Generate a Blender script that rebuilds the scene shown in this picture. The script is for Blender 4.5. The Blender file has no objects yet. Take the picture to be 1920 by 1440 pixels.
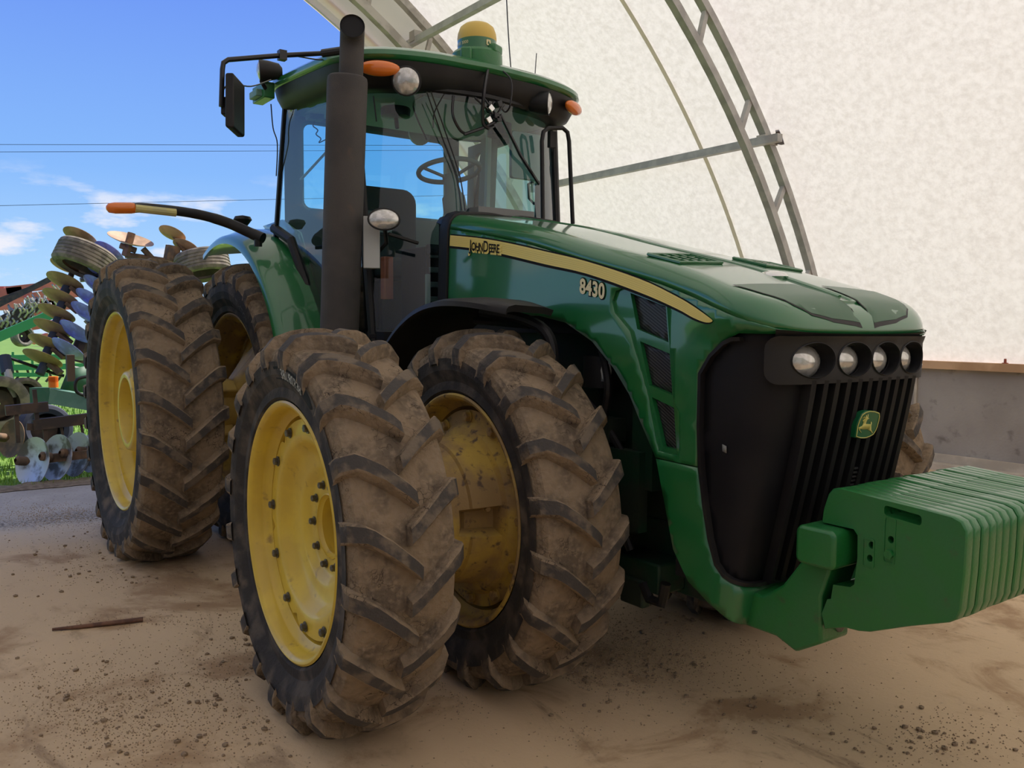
import bpy, math, random
from mathutils import Vector, Matrix, geometry
random.seed(7)
PI=math.pi; R=math.radians
S=bpy.context.scene; COL=S.collection
# ---------------------------------------------------------------- camera, sky, sun, exposure
cam=bpy.data.objects.new('camera',bpy.data.cameras.new('camera')); COL.objects.link(cam); S.camera=cam
CP=Vector((3.12,-2.865,1.557)); yaw,pit,rol=2.520,-.069,.006; FPX=1600.
fw=Vector((math.cos(pit)*math.cos(yaw),math.cos(pit)*math.sin(yaw),math.sin(pit)))
rt=fw.cross(Vector((0,0,1))).normalized(); up=rt.cross(fw)
rt,up=(math.cos(rol)*rt+math.sin(rol)*up),(-math.sin(rol)*rt+math.cos(rol)*up)
cam.matrix_world=Matrix(((rt.x,up.x,-fw.x,CP.x),(rt.y,up.y,-fw.y,CP.y),(rt.z,up.z,-fw.z,CP.z),(0,0,0,1)))
cam.data.sensor_width=36; cam.data.lens=36*FPX/1920; cam.data.clip_end=500
def at(px,py,axis,v):
    """real point where the sight line of a photo pixel meets the plane axis=v"""
    d=(px-960)*rt-(py-720)*up+FPX*fw
    return CP+d*((v-CP[axis])/d[axis])
V=S.view_settings; S.display_settings.display_device='sRGB'; V.view_transform='Standard'; V.look='None'; V.gamma=1; V.use_curve_mapping=False; V.exposure=0.0
S.cycles.max_bounces=9; S.cycles.diffuse_bounces=5; S.cycles.transparent_max_bounces=16; S.cycles.sample_clamp_indirect=6
W=bpy.data.worlds.new('sky'); S.world=W; W.use_nodes=True; nt=W.node_tree; nt.nodes.clear()
def N(t,typ,**k):
    n=t.nodes.new(typ)
    for a,b in k.items():
        if a in n.inputs.keys() if isinstance(a,str) else False: n.inputs[a].default_value=b
        else: setattr(n,a,b)
    return n
tc=N(nt,'ShaderNodeTexCoord'); sx=N(nt,'ShaderNodeSeparateXYZ'); nt.links.new(tc.outputs['Generated'],sx.inputs[0])
cr_=N(nt,'ShaderNodeValToRGB'); nt.links.new(sx.outputs[2],cr_.inputs[0])
el=cr_.color_ramp.elements; el[0].position=0; el[0].color=(.58,.78,1.0,1); el[1].position=1; el[1].color=(.13,.24,.72,1)
for p,c in ((.06,(.42,.68,1.0)),(.16,(.25,.50,.98)),(.34,(.16,.32,.92))): e=el.new(p); e.color=(*c,1)
mp=N(nt,'ShaderNodeMapping'); mp.inputs['Scale'].default_value=(1,1,3.2); nt.links.new(tc.outputs['Generated'],mp.inputs[0])
nz=N(nt,'ShaderNodeTexNoise'); nz.inputs['Scale'].default_value=8.; nz.inputs['Detail'].default_value=7; nz.inputs['Roughness'].default_value=.55; nt.links.new(mp.outputs[0],nz.inputs['Vector'])
c2=N(nt,'ShaderNodeValToRGB'); c2.color_ramp.elements[0].position=.53; c2.color_ramp.elements[1].position=.64; nt.links.new(nz.outputs[0],c2.inputs[0])
mr=N(nt,'ShaderNodeMapRange'); mr.inputs[1].default_value=.165; mr.inputs[2].default_value=.115; nt.links.new(sx.outputs[2],mr.inputs[0])
mu=N(nt,'ShaderNodeMath',operation='MULTIPLY'); nt.links.new(c2.outputs[0],mu.inputs[0]); nt.links.new(mr.outputs[0],mu.inputs[1])
mx=N(nt,'ShaderNodeMixRGB'); mx.inputs[2].default_value=(.86,.88,.98,1); nt.links.new(mu.outputs[0],mx.inputs[0]); nt.links.new(cr_.outputs[0],mx.inputs[1])
bg=N(nt,'ShaderNodeBackground'); bg.inputs[1].default_value=1.0; nt.links.new(mx.outputs[0],bg.inputs[0])
ow=N(nt,'ShaderNodeOutputWorld'); nt.links.new(bg.outputs[0],ow.inputs[0])
sun=bpy.data.objects.new('sun',bpy.data.lights.new('sun','SUN')); COL.objects.link(sun)
sun.data.energy=6.9; sun.data.angle=.01; sun.data.color=(1,.93,.82)
sun.rotation_euler=Vector((-.12,.60,.79)).to_track_quat('Z','Y').to_euler(); sun.location=(0,20,30)
# ---------------------------------------------------------------- materials
MATS={}
def mat(name,col,rough=.5,metal=0,col2=None,nscale=8,namt=(.4,.6),coat=0,bump=0,bscale=60,spec=.5,col3=None,n3=2.,a3=(.5,.7),det=6,cracks=False):
    m=bpy.data.materials.new(name); m.use_nodes=True; t=m.node_tree; b=t.nodes['Principled BSDF']
    b.inputs['Base Color'].default_value=(*col,1); b.inputs['Roughness'].default_value=rough; b.inputs['Metallic'].default_value=metal
    b.inputs['Coat Weight'].default_value=coat; b.inputs['Coat Roughness'].default_value=.08; b.inputs['Specular IOR Level'].default_value=spec
    tcn=N(t,'ShaderNodeTexCoord'); last=None
    def layer(prev,c,sc,am):
        nz=N(t,'ShaderNodeTexNoise'); nz.inputs['Scale'].default_value=sc; nz.inputs['Detail'].default_value=det; t.links.new(tcn.outputs['Object'],nz.inputs['Vector'])
        mr=N(t,'ShaderNodeMapRange',interpolation_type='SMOOTHSTEP'); mr.inputs[1].default_value=am[0]; mr.inputs[2].default_value=am[1]; t.links.new(nz.outputs[0],mr.inputs[0])
        mx=N(t,'ShaderNodeMixRGB'); mx.inputs[2].default_value=(*c,1); t.links.new(mr.outputs[0],mx.inputs[0])
        if prev is None: mx.inputs[1].default_value=(*col,1)
        else: t.links.new(prev,mx.inputs[1])
        return mx.outputs[0]
    if col2: last=layer(None,col2,nscale,namt)
    if col3: last=layer(last,col3,n3,a3)
    if cracks:
        wn=N(t,'ShaderNodeTexNoise'); wn.inputs['Scale'].default_value=9; wn.inputs['Detail'].default_value=4; t.links.new(tcn.outputs['Object'],wn.inputs['Vector'])
        mxv=N(t,'ShaderNodeMixRGB'); mxv.inputs[0].default_value=.16; t.links.new(tcn.outputs['Object'],mxv.inputs[1]); t.links.new(wn.outputs['Color'],mxv.inputs[2])
        vo=N(t,'ShaderNodeTexVoronoi',feature='DISTANCE_TO_EDGE'); vo.inputs['Scale'].default_value=24; t.links.new(mxv.outputs[0],vo.inputs['Vector'])
        a_=N(t,'ShaderNodeMapRange'); a_.inputs[1].default_value=.035; a_.inputs[2].default_value=.0; t.links.new(vo.outputs['Distance'],a_.inputs[0])
        m_=N(t,'ShaderNodeTexNoise'); m_.inputs['Scale'].default_value=6; t.links.new(tcn.outputs['Object'],m_.inputs['Vector'])
        b_=N(t,'ShaderNodeMapRange'); b_.inputs[1].default_value=.5; b_.inputs[2].default_value=.62; t.links.new(m_.outputs[0],b_.inputs[0])
        c_=N(t,'ShaderNodeMath',operation='MULTIPLY'); t.links.new(a_.outputs[0],c_.inputs[0]); t.links.new(b_.outputs[0],c_.inputs[1])
        d_=N(t,'ShaderNodeMixRGB'); d_.inputs[2].default_value=(.035,.026,.02,1); t.links.new(c_.outputs[0],d_.inputs[0]); t.links.new(last,d_.inputs[1]); last=d_.outputs[0]
    if last: t.links.new(last,b.inputs['Base Color'])
    if bump:
        nz=N(t,'ShaderNodeTexNoise'); nz.inputs['Scale'].default_value=bscale; nz.inputs['Detail'].default_value=5; t.links.new(tcn.outputs['Object'],nz.inputs['Vector'])
        bp=N(t,'ShaderNodeBump'); bp.inputs['Strength'].default_value=bump; bp.inputs['Distance'].default_value=.01; t.links.new(nz.outputs[0],bp.inputs['Height']); t.links.new(bp.outputs[0],b.inputs['Normal'])
    MATS[name]=m; return m
G=mat('green_paint',(.010,.150,.036),.36,coat=1,col2=(.012,.15,.042),nscale=3)
GW=mat('green_cast',(.014,.165,.034),.38,coat=.35,col2=(.018,.16,.042),nscale=9,bump=.15,bscale=90,col3=(.045,.11,.04),n3=14,a3=(.62,.75))
GD=mat('green_chassis',(.005,.038,.017),.6,col2=(.022,.032,.02),nscale=7,bump=.2)
GM=mat('matte_green_panel',(.016,.10,.032),.55,coat=.35)
Y=mat('yellow_rim',(.78,.56,.06),.38,coat=.25,col2=(.70,.49,.06),nscale=7,col3=(.36,.22,.05),n3=18,a3=(.6,.8))
YD=mat('dirty_yellow_rim',(.56,.38,.07),.7,col2=(.34,.22,.085),nscale=5,namt=(.38,.6),col3=(.13,.085,.05),n3=28,a3=(.56,.72),bump=.3,bscale=50)
YC=mat('cast_yellow',(.60,.42,.11),.5,col2=(.42,.29,.10),nscale=9,namt=(.45,.7))
BK=mat('black_plastic',(.012,.011,.012),.5,col2=(.019,.018,.017),nscale=5,spec=.35)
BKS=mat('black_gloss',(.012,.011,.013),.3)
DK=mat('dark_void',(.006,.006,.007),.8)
EXM=mat('exhaust_grey',(.055,.050,.048),.75,col2=(.075,.066,.060),nscale=4,bump=.25,bscale=220,col3=(.11,.08,.06),n3=9,a3=(.62,.8))
RB=mat('tyre_rubber',(.045,.041,.039),.8,spec=.2,col2=(.105,.088,.073),nscale=10,namt=(.42,.68),bump=.35,bscale=70,col3=(.17,.13,.095),n3=5,a3=(.55,.75))
MUD=mat('tyre_mud',(.27,.200,.130),.95,col2=(.150,.115,.082),nscale=9,namt=(.42,.66),bump=.9,bscale=45,col3=(.29,.22,.15),n3=42,a3=(.42,.74),spec=.15,cracks=True)
LUG=mat('tyre_lug_top',(.070,.062,.056),.85,col2=(.165,.13,.095),nscale=14,namt=(.45,.62),bump=.5,bscale=80,spec=.25)
LIN=mat('white_lettering',(.45,.45,.42),.7)
YL=mat('decal_yellow',(.95,.76,.20),.4)
BLD=mat('decal_black',(.012,.012,.014),.75,spec=.2)
CR=mat('decal_cream',(.85,.75,.42),.4)
BGR=mat('badge_green',(.01,.13,.045),.3)
BYL=mat('badge_yellow',(.70,.62,.16),.4)
STL=mat('galvanised_steel',(.46,.44,.41),.5,metal=.1,col2=(.37,.35,.33),nscale=6)
STW=mat('weathered_steel',(.50,.47,.40),.6,col2=(.36,.33,.28),nscale=5)
BOLT=mat('bolt_steel',(.20,.20,.18),.45,metal=.6,col2=(.11,.10,.08),nscale=40)
CON=mat('concrete_wall',(.40,.37,.335),.9,col2=(.33,.30,.27),nscale=1.6,namt=(.35,.65),bump=.25,bscale=40,col3=(.19,.17,.15),n3=7,a3=(.58,.8))
LUM=mat('pine_lumber',(.66,.42,.24),.7,col2=(.50,.30,.16),nscale=2.5)
LMG=mat('grey_lumber',(.62,.55,.45),.85,col2=(.48,.42,.34),nscale=3)
CH=mat('chrome',(.75,.75,.72),.12,metal=1)
LEN=mat('lamp_lens',(.55,.54,.50),.15,metal=.55,col2=(.75,.74,.70),nscale=30)
RUS=mat('rusty_steel',(.22,.13,.075),.8,col2=(.12,.08,.055),nscale=10,bump=.2)
TAN=mat('tan_disc_steel',(.50,.32,.19),.6,col2=(.36,.23,.135),nscale=6)
SIL=mat('bare_disc_steel',(.62,.64,.70),.45,metal=.45,col2=(.17,.15,.13),nscale=6,namt=(.45,.6))
BLU=mat('blue_disc_steel',(.32,.36,.98),.4,col2=(.25,.27,.70),nscale=12)
HG=mat('harrow_green',(.03,.12,.075),.55,col2=(.06,.13,.09),nscale=5)
PG=mat('pale_green_beam',(.13,.27,.215),.5,col2=(.17,.30,.25),nscale=8)
DF=mat('dark_frame',(.055,.04,.035),.7,col2=(.10,.065,.045),nscale=7)
RED=mat('red_paint',(1.,.24,.12),.5,col2=(.9,.20,.12),nscale=4)
ORP=mat('orange_plastic',(.85,.20,.02),.35)
SEAT=mat('seat_fabric',(.05,.052,.05),.9)
INT=mat('cab_grey',(.22,.225,.215),.8)
INL=mat('cab_light_grey',(.55,.56,.53),.8)
LTY=mat('reflector_tape',(.62,.55,.20),.35,col2=(.52,.48,.22),nscale=12)
GRN2=mat('cultivator_green',(.05,.33,.12),.5)
CLOD=mat('dry_mud_clod',(.25,.175,.11),.95,col2=(.38,.28,.18),nscale=30,bump=.4)
STK=mat('rusty_bar',(.12,.06,.04),.8,col2=(.2,.1,.06),nscale=20)
OLD=mat('old_tyre',(.26,.225,.18),.85,col2=(.15,.13,.11),nscale=9,namt=(.4,.6),bump=.3)
NVY=mat('tyre_sidewall_navy',(.035,.045,.085),.7)
YDOME=mat('dome_yellow',(.72,.50,.10),.45)
def glass(name,tint,gl=1.0,ior=1.5):
    m=bpy.data.materials.new(name); m.use_nodes=True; t=m.node_tree; t.nodes.clear()
    o=N(t,'ShaderNodeOutputMaterial'); mi=N(t,'ShaderNodeMixShader'); tr=N(t,'ShaderNodeBsdfTransparent'); g=N(t,'ShaderNodeBsdfGlossy'); f=N(t,'ShaderNodeFresnel')
    f.inputs[0].default_value=ior; tr.inputs[0].default_value=(*tint,1); g.inputs['Roughness'].default_value=.02; g.inputs[0].default_value=(gl,gl,gl,1)
    t.links.new(f.outputs[0],mi.inputs[0]); t.links.new(tr.outputs[0],mi.inputs[1]); t.links.new(g.outputs[0],mi.inputs[2]); t.links.new(mi.outputs[0],o.inputs[0]); MATS[name]=m; return m
GL=glass('tinted_cab_glass',(.66,.90,.89),1,1.62); GLR=glass('tinted_rear_glass',(.62,.92,.98)); GLM=glass('mirror_glass',(.1,.12,.12),.8,2.5)
def amber(name,c):
    m=mat(name,c,.15,coat=.5); b=m.node_tree.nodes['Principled BSDF']; b.inputs['Transmission Weight'].default_value=.15; return m
AMB=amber('amber_lens',(.95,.23,.02))
def screen(name,sx,sy,rot):
    """punched screen: fine diagonal rows of dark openings"""
    m=mat(name,(.03,.03,.034),.45); t=m.node_tree; b=t.nodes['Principled BSDF']; tc=N(t,'ShaderNodeTexCoord')
    mp=N(t,'ShaderNodeMapping'); mp.inputs['Rotation'].default_value=(0,rot,0); t.links.new(tc.outputs['Object'],mp.inputs[0])
    w=N(t,'ShaderNodeTexWave'); w.inputs['Scale'].default_value=sx; w.bands_direction='X'; t.links.new(mp.outputs[0],w.inputs['Vector'])
    r=N(t,'ShaderNodeMapRange'); r.inputs[1].default_value=.35; r.inputs[2].default_value=.6; t.links.new(w.outputs['Fac'],r.inputs[0])
    mx=N(t,'ShaderNodeMixRGB'); mx.inputs[1].default_value=(.004,.004,.005,1); mx.inputs[2].default_value=(.06,.058,.06,1); t.links.new(r.outputs[0],mx.inputs[0]); t.links.new(mx.outputs[0],b.inputs['Base Color']); return m
SCR=screen('vent_screen',28,1,R(62)); 
GSC=mat('grille_screen',(.0065,.006,.008),.6,col2=(.011,.010,.011),nscale=2.5,spec=.25)
# fabric: reflects and lets the sun through
def fabric():
    m=bpy.data.materials.new('white_fabric'); m.use_nodes=True; t=m.node_tree; t.nodes.clear()
    o=N(t,'ShaderNodeOutputMaterial'); a=N(t,'ShaderNodeAddShader'); d=N(t,'ShaderNodeBsdfDiffuse'); tr=N(t,'ShaderNodeBsdfTranslucent')
    tc=N(t,'ShaderNodeTexCoord'); n1=N(t,'ShaderNodeTexNoise'); n1.inputs['Scale'].default_value=14; n1.inputs['Detail'].default_value=7; n1.inputs['Roughness'].default_value=.75; t.links.new(tc.outputs['Object'],n1.inputs['Vector'])
    r=N(t,'ShaderNodeValToRGB'); r.color_ramp.elements[0].position=.36; r.color_ramp.elements[0].color=(.262,.240,.212,1); r.color_ramp.elements[1].position=.60; r.color_ramp.elements[1].color=(.335,.312,.280,1)
    t.links.new(n1.outputs[0],r.inputs[0]); t.links.new(r.outputs[0],tr.inputs[0]); d.inputs[0].default_value=(.50,.48,.455,1)
    t.links.new(d.outputs[0],a.inputs[0]); t.links.new(tr.outputs[0],a.inputs[1]); t.links.new(a.outputs[0],o.inputs[0]); MATS['fab']=m; return m
FAB=fabric()
def cloth(name,dc,tcol):
    m=bpy.data.materials.new(name); m.use_nodes=True; t=m.node_tree; t.nodes.clear()
    o=N(t,'ShaderNodeOutputMaterial'); a=N(t,'ShaderNodeAddShader'); d=N(t,'ShaderNodeBsdfDiffuse'); tr=N(t,'ShaderNodeBsdfTranslucent'); tc=N(t,'ShaderNodeTexCoord')
    n1=N(t,'ShaderNodeTexNoise'); n1.inputs['Scale'].default_value=2.2; n1.inputs['Detail'].default_value=6; t.links.new(tc.outputs['Object'],n1.inputs['Vector'])
    mx=N(t,'ShaderNodeMixRGB'); mx.inputs[1].default_value=(*[c*.72 for c in tcol],1); mx.inputs[2].default_value=(*tcol,1); t.links.new(n1.outputs[0],mx.inputs[0]); t.links.new(mx.outputs[0],tr.inputs[0]); d.inputs[0].default_value=(*dc,1)
    t.links.new(d.outputs[0],a.inputs[0]); t.links.new(tr.outputs[0],a.inputs[1]); t.links.new(a.outputs[0],o.inputs[0]); return m
# ---------------------------------------------------------------- object helpers
def tag(o,label=None,cat=None,group=None,kind=None):
    for k,v in (('label',label),('category',cat),('group',group),('kind',kind)):
        if v: o[k]=v
    return o
def empty(name,loc=(0,0,0),rz=0,**k):
    o=bpy.data.objects.new(name,None); COL.objects.link(o); o.location=loc; o.rotation_euler=(0,0,rz); return tag(o,**k)
def copy_tree(o,parent=None):
    c=o.copy(); COL.objects.link(c)
    if parent: c.parent=parent
    for ch in list(o.children): copy_tree(ch,c)
    return c
class MB:
    def __init__(s): s.v=[];s.f=[];s.m=[];s.mats=[]
    def mi(s,m):
        if m not in s.mats: s.mats.append(m)
        return s.mats.index(m)
    def add(s,vs,fs,m):
        b=len(s.v); s.v+=[tuple(p) for p in vs]; i=s.mi(m)
        for f in fs: s.f.append([b+k for k in f]); s.m.append(i)
        return s
    def box(s,c,d,m,rot=None,taper=1):
        M=rot if rot is not None else Matrix.Identity(3); c=Vector(c); vs=[]
        for z in(-1,1):
            for y in(-1,1):
                for x in(-1,1):
                    k=taper if z>0 else 1
                    vs.append(c+M@Vector((x*d[0]/2*k,y*d[1]/2*k,z*d[2]/2)))
        return s.add(vs,[(0,2,3,1),(4,5,7,6),(0,1,5,4),(2,6,7,3),(0,4,6,2),(1,3,7,5)],m)
    def bar(s,a,b,w,h,m,upv=(0,0,1)):
        a=Vector(a);b=Vector(b);d=b-a;L=d.length;d.normalize();u=Vector(upv)
        if abs(d.dot(u))>.98:u=Vector((1,0,0))
        x=d.cross(u).normalized();z=x.cross(d)
        return s.box((a+b)/2,(w,L,h),m,Matrix((x,d,z)).transposed())
    def loft(s,rings,m,close=True,caps=True):
        n=len(rings[0]); vs=[p for r in rings for p in r]; fs=[]
        for i in range(len(rings)-1):
            for j in range(n if close else n-1):
                k=(j+1)%n; fs.append((i*n+j,i*n+k,(i+1)*n+k,(i+1)*n+j))
        if caps and close: fs.append(tuple(range(n))[::-1]); fs.append(tuple((len(rings)-1)*n+j for j in range(n)))
        return s.add(vs,fs,m)
    def tube(s,P,r,m,seg=10,caps=True,smooth=0):
        P=[Vector(p) for p in P]
        if smooth:
            Q=cr([tuple(p) for p in P],smooth); P=[Vector(p) for p in Q]
        rs=r if isinstance(r,(list,tuple)) else [r]*len(P)
        if len(rs)!=len(P): rs=[rs[min(len(rs)-1,int(i*len(rs)/len(P)))] for i in range(len(P))]
        rings=[];u=None
        for i,p in enumerate(P):
            d=(P[min(i+1,len(P)-1)]-P[max(i-1,0)]).normalized()
            if u is None: u=Vector((0,0,1)) if abs(d.z)<.9 else Vector((1,0,0))
            u=(u-d*u.dot(d)).normalized(); w=d.cross(u)
            rings.append([p+rs[i]*(math.cos(a)*u+math.sin(a)*w) for a in (2*PI*k/seg for k in range(seg))])
        return s.loft(rings,m,True,caps)
    def lathe(s,prof,m,axis='y',seg=48,c=(0,0,0),rf=None,closed=False,rot=None):
        """prof: (radius, position along the axis)"""
        c=Vector(c);rings=[]
        for r,h in prof:
            ring=[]
            for k in range(seg):
                a=2*PI*k/seg; q=rf(r,h,a) if rf else r
                x,y=q*math.cos(a),q*math.sin(a)
                v=Vector((x,h,y)) if axis=='y' else Vector((x,y,h)) if axis=='z' else Vector((h,x,y))
                if rot is not None: v=rot@v
                ring.append(c+v)
            rings.append(ring)
        if closed: rings.append(rings[0])
        return s.loft(rings,m,True,False)
    def sphere(s,c,r,m,seg=20,lo=-90,hi=90,rot=None):
        r=r if isinstance(r,(tuple,list)) else (r,)*3; pr=[]
        n=seg//2
        vs=[];c=Vector(c)
        for i in range(n+1):
            t=R(lo+(hi-lo)*i/n)
            for k in range(seg):
                a=2*PI*k/seg; v=Vector((r[0]*math.cos(t)*math.cos(a),r[1]*math.cos(t)*math.sin(a),r[2]*math.sin(t)))
                if rot is not None: v=rot@v
                vs.append(c+v)
        fs=[(i*seg+k,i*seg+(k+1)%seg,(i+1)*seg+(k+1)%seg,(i+1)*seg+k) for i in range(n) for k in range(seg)]
        fs.append(tuple(range(seg))[::-1]); return s.add(vs,fs,m)
    def prism(s,poly,a,b,m,plane='xz'):
        """2-D outline extruded between a and b along the remaining axis"""
        def P(p,h): return (p[0],h,p[1]) if plane=='xz' else (h,p[0],p[1]) if plane=='yz' else (p[0],p[1],h)
        n=len(poly); vs=[P(p,a) for p in poly]+[P(p,b) for p in poly]
        return s.add(vs,[tuple(range(n))[::-1],tuple(range(n,2*n))]+[(i,(i+1)%n,n+(i+1)%n,n+i) for i in range(n)],m)
    def panel(s,outer,holes,f,m,step=.04,inner=True):
        """fills a 2-D outline (with holes) by triangles and lays it on the surface f"""
        def res(P):
            o=[]
            for a,b in zip(P,P[1:]+P[:1]):
                L=math.hypot(b[0]-a[0],b[1]-a[1]); n=max(1,int(L/step+.5))
                o+=[(a[0]+(b[0]-a[0])*k/n,a[1]+(b[1]-a[1])*k/n) for k in range(n)]
            return o
        def ins(p,P):
            c=False
            for (x1,y1),(x2,y2) in zip(P,P[1:]+P[:1]):
                if (y1>p[1])!=(y2>p[1]) and p[0]<(x2-x1)*(p[1]-y1)/(y2-y1)+x1: c=not c
            return c
        loops=[res(list(outer))]+[res(list(h)) for h in holes]; pts=[];ed=[]
        for L in loops:
            b=len(pts); pts+=L; ed+=[(b+i,b+(i+1)%len(L)) for i in range(len(L))]
        if inner:
            xs=[p[0] for p in loops[0]];ys=[p[1] for p in loops[0]]
            x=min(xs)+step*.37
            while x<max(xs):
                y=min(ys)+step*.41
                while y<max(ys):
                    if ins((x,y),loops[0]) and not any(ins((x,y),h) for h in loops[1:]):
                        if min((x-a)**2+(y-b)**2 for L in loops for a,b in L)>(step*.45)**2: pts.append((x,y))
                    y+=step
                x+=step
        vv,_,ff,_,_,_=geometry.delaunay_2d_cdt([Vector(p) for p in pts],ed,[],0,1e-6)
        fs=[]
        for t in ff:
            c=(sum(vv[i][0] for i in t)/len(t),sum(vv[i][1] for i in t)/len(t))
            if ins(c,loops[0]) and not any(ins(c,h) for h in loops[1:]): fs.append(tuple(t))
        return s.add([f(p[0],p[1]) for p in vv],fs,m)
    def build(s,name,parent=None,bevel=0,smooth=35,solid=0,segs=2,xform=None,**k):
        me=bpy.data.meshes.new(name); vs=s.v if xform is None else [xform(p) for p in s.v]
        me.from_pydata(vs,[],s.f); me.update()
        for m in s.mats: me.materials.append(m)
        me.polygons.foreach_set('material_index',s.m)
        if smooth:
            me.polygons.foreach_set('use_smooth',[True]*len(s.f)); me.set_sharp_from_angle(angle=R(smooth))
        o=bpy.data.objects.new(name,me); COL.objects.link(o)
        if parent: o.parent=parent
        if solid: q=o.modifiers.new('s','SOLIDIFY'); q.thickness=abs(solid); q.offset=-1 if solid>0 else 1; q.use_even_offset=False
        if bevel: q=o.modifiers.new('b','BEVEL'); q.width=bevel; q.segments=segs; q.limit_method='ANGLE'; q.angle_limit=R(35); q.harden_normals=False
        return tag(o,**k)
def cr(P,n):
    r=[]
    for i in range(len(P)-1):
        p0=P[max(i-1,0)];p1=P[i];p2=P[i+1];p3=P[min(i+2,len(P)-1)]
        for k in range(n):
            t=k/n
            r.append(tuple(.5*(2*b+(c-a)*t+(2*a-5*b+4*c-d)*t*t+(3*b-a-3*c+d)*t**3) for a,b,c,d in zip(p0,p1,p2,p3)))
    r.append(tuple(P[-1]));return r
def rrect(x0,x1,y0,y1,r,n=4):
    o=[]
    for cx,cy,a0 in ((x1-r,y1-r,0),(x0+r,y1-r,90),(x0+r,y0+r,180),(x1-r,y0+r,270)):
        for k in range(n+1): a=R(a0+90*k/n); o.append((cx+r*math.cos(a),cy+r*math.sin(a)))
    return o
def text_run(parts,m,f,bold=0,gap=.9,squeeze=1):
    """words made of letters of different sizes on one base line"""
    x=0; vs=[];fs=[]
    for txt,size in parts:
        cu=bpy.data.curves.new('t','FONT'); cu.body=txt; cu.size=size; cu.offset=bold; cu.space_character=gap
        ob=bpy.data.objects.new('t',cu); COL.objects.link(ob); bpy.context.view_layer.update()
        me=bpy.data.meshes.new_from_object(ob.evaluated_get(bpy.context.evaluated_depsgraph_get())); b=len(vs)
        x0=min(v.co.x for v in me.vertices)-bold; x1=max(v.co.x for v in me.vertices)
        vs+=[((v.co.x-x0)*squeeze+x,v.co.y) for v in me.vertices]; fs+=[[b+k for k in p.vertices] for p in me.polygons]; x+=(x1-x0)*squeeze+size*.07
        bpy.data.objects.remove(ob); bpy.data.meshes.remove(me)
    w=x/2; return MB().add([f(a-w,b-.022) for a,b in vs],fs,m)
def ell(cx,cy,a,b,n=20,rot=0): return [(cx+a*math.cos(2*PI*k/n+rot),cy+b*math.sin(2*PI*k/n+rot)) for k in range(n)]
def text_mb(txt,size,m,f,shear=0,off=0,spacing=1,squeeze=1,bold=0):
    cu=bpy.data.curves.new('t','FONT'); cu.body=txt; cu.size=size; cu.align_x='CENTER'; cu.align_y='CENTER'; cu.shear=shear; cu.offset=bold; cu.space_character=spacing
    ob=bpy.data.objects.new('t',cu); COL.objects.link(ob); bpy.context.view_layer.update()
    me=bpy.data.meshes.new_from_object(ob.evaluated_get(bpy.context.evaluated_depsgraph_get()))
    mb=MB(); mb.add([f(v.co.x*squeeze,v.co.y) for v in me.vertices],[tuple(p.vertices) for p in me.polygons],m)
    bpy.data.objects.remove(ob); bpy.data.meshes.remove(me); return mb
# ---------------------------------------------------------------- hood surface
OUT=[(-1.5,.42),(-.92,.43),(-.5,.435),(0,.445),(.4,.455),(.7,.47),(.88,.486),(1.0,.494),(1.1,.497),(1.19,.488),(1.26,.460),(1.303,.410),(1.326,.33),(1.338,.17),(1.343,0)]
def lerp(T,x):
    if x<=T[0][0]:return T[0][1]
    for (a,b),(c,d) in zip(T,T[1:]):
        if x<=c:return b+(d-b)*(x-a)/(c-a)
    return T[-1][1]
_o=cr(OUT+[(1.338,-.17)],8)[:-8][::-1]
_s=[0.]
for a,b in zip(_o,_o[1:]):_s.append(_s[-1]+math.hypot(a[0]-b[0],a[1]-b[1]))
UX=[(s,p[0]) for s,p in zip(_s,_o)];UY=[(s,p[1]) for s,p in zip(_s,_o)]
UMAX=_s[-1]
ZC=cr([(-1.5,2.25),(-.92,2.165),(-.22,2.04),(.315,1.908),(.78,1.797),(1.13,1.69),(1.3,1.632),(1.42,1.585)],6)
def zc(x):return lerp(ZC,x)
def sm(a,b,x):
    t=min(1,max(0,(x-a)/(b-a)));return t*t*(3-2*t)
RR=.085
def outl(u):
    s=min(abs(u),UMAX-.02);x=lerp(UX,s);y=lerp(UY,s)
    x2=lerp(UX,min(s+.01,UMAX));y2=lerp(UY,min(s+.01,UMAX));x1=lerp(UX,max(s-.01,0));y1=lerp(UY,max(s-.01,0))
    if s<.01:y1=-y2;x1=x2
    d=math.hypot(x2-x1,y2-y1);tx,ty=(x2-x1)/d,(y2-y1)/d
    nx,ny=ty,-tx      # outward
    if s<.01:nx,ny=1,0
    return x,y,nx,ny
def body(u,z,off=0.):
    x,y,nx,ny=outl(u);s=abs(u)
    n=1-sm(.25,.72,s)
    d=off+.045*sm(1.50,1.58,z)*(1-sm(.45,.9,s)) -.03*max(0,z-1.45)*sm(.5,1.,s)
    x+=d*nx;y+=d*ny
    if z<1.38:x-=n*.16*((1.38-z)/.75)**1.15
    return (x,-y if u<0 else y,z)
def top(u,k):
    """k in 0..1 roundover, 1..2 to the centre"""
    xx=outl(u)[0];x0,y0,_=body(u,zc(xx+.03)-RR);_,_,nx,ny=outl(u)
    a=min(k,1)*math.pi/2;i=RR*(1-math.cos(a))
    x=x0-i*nx;y=abs(y0)-i*ny
    t=max(0,k-1)
    if y<0:y=0
    z=zc(x)-RR*(1-math.sin(a)) + .012*(1-(1-t)**2) - .012*sm(1.2,1.4,x)*(1-(1-t)**2)
    y*=(1-t)
    return (x,-y if u<0 else y,z)
def ztop_side(u):
    return top(u,0)[2]
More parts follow.
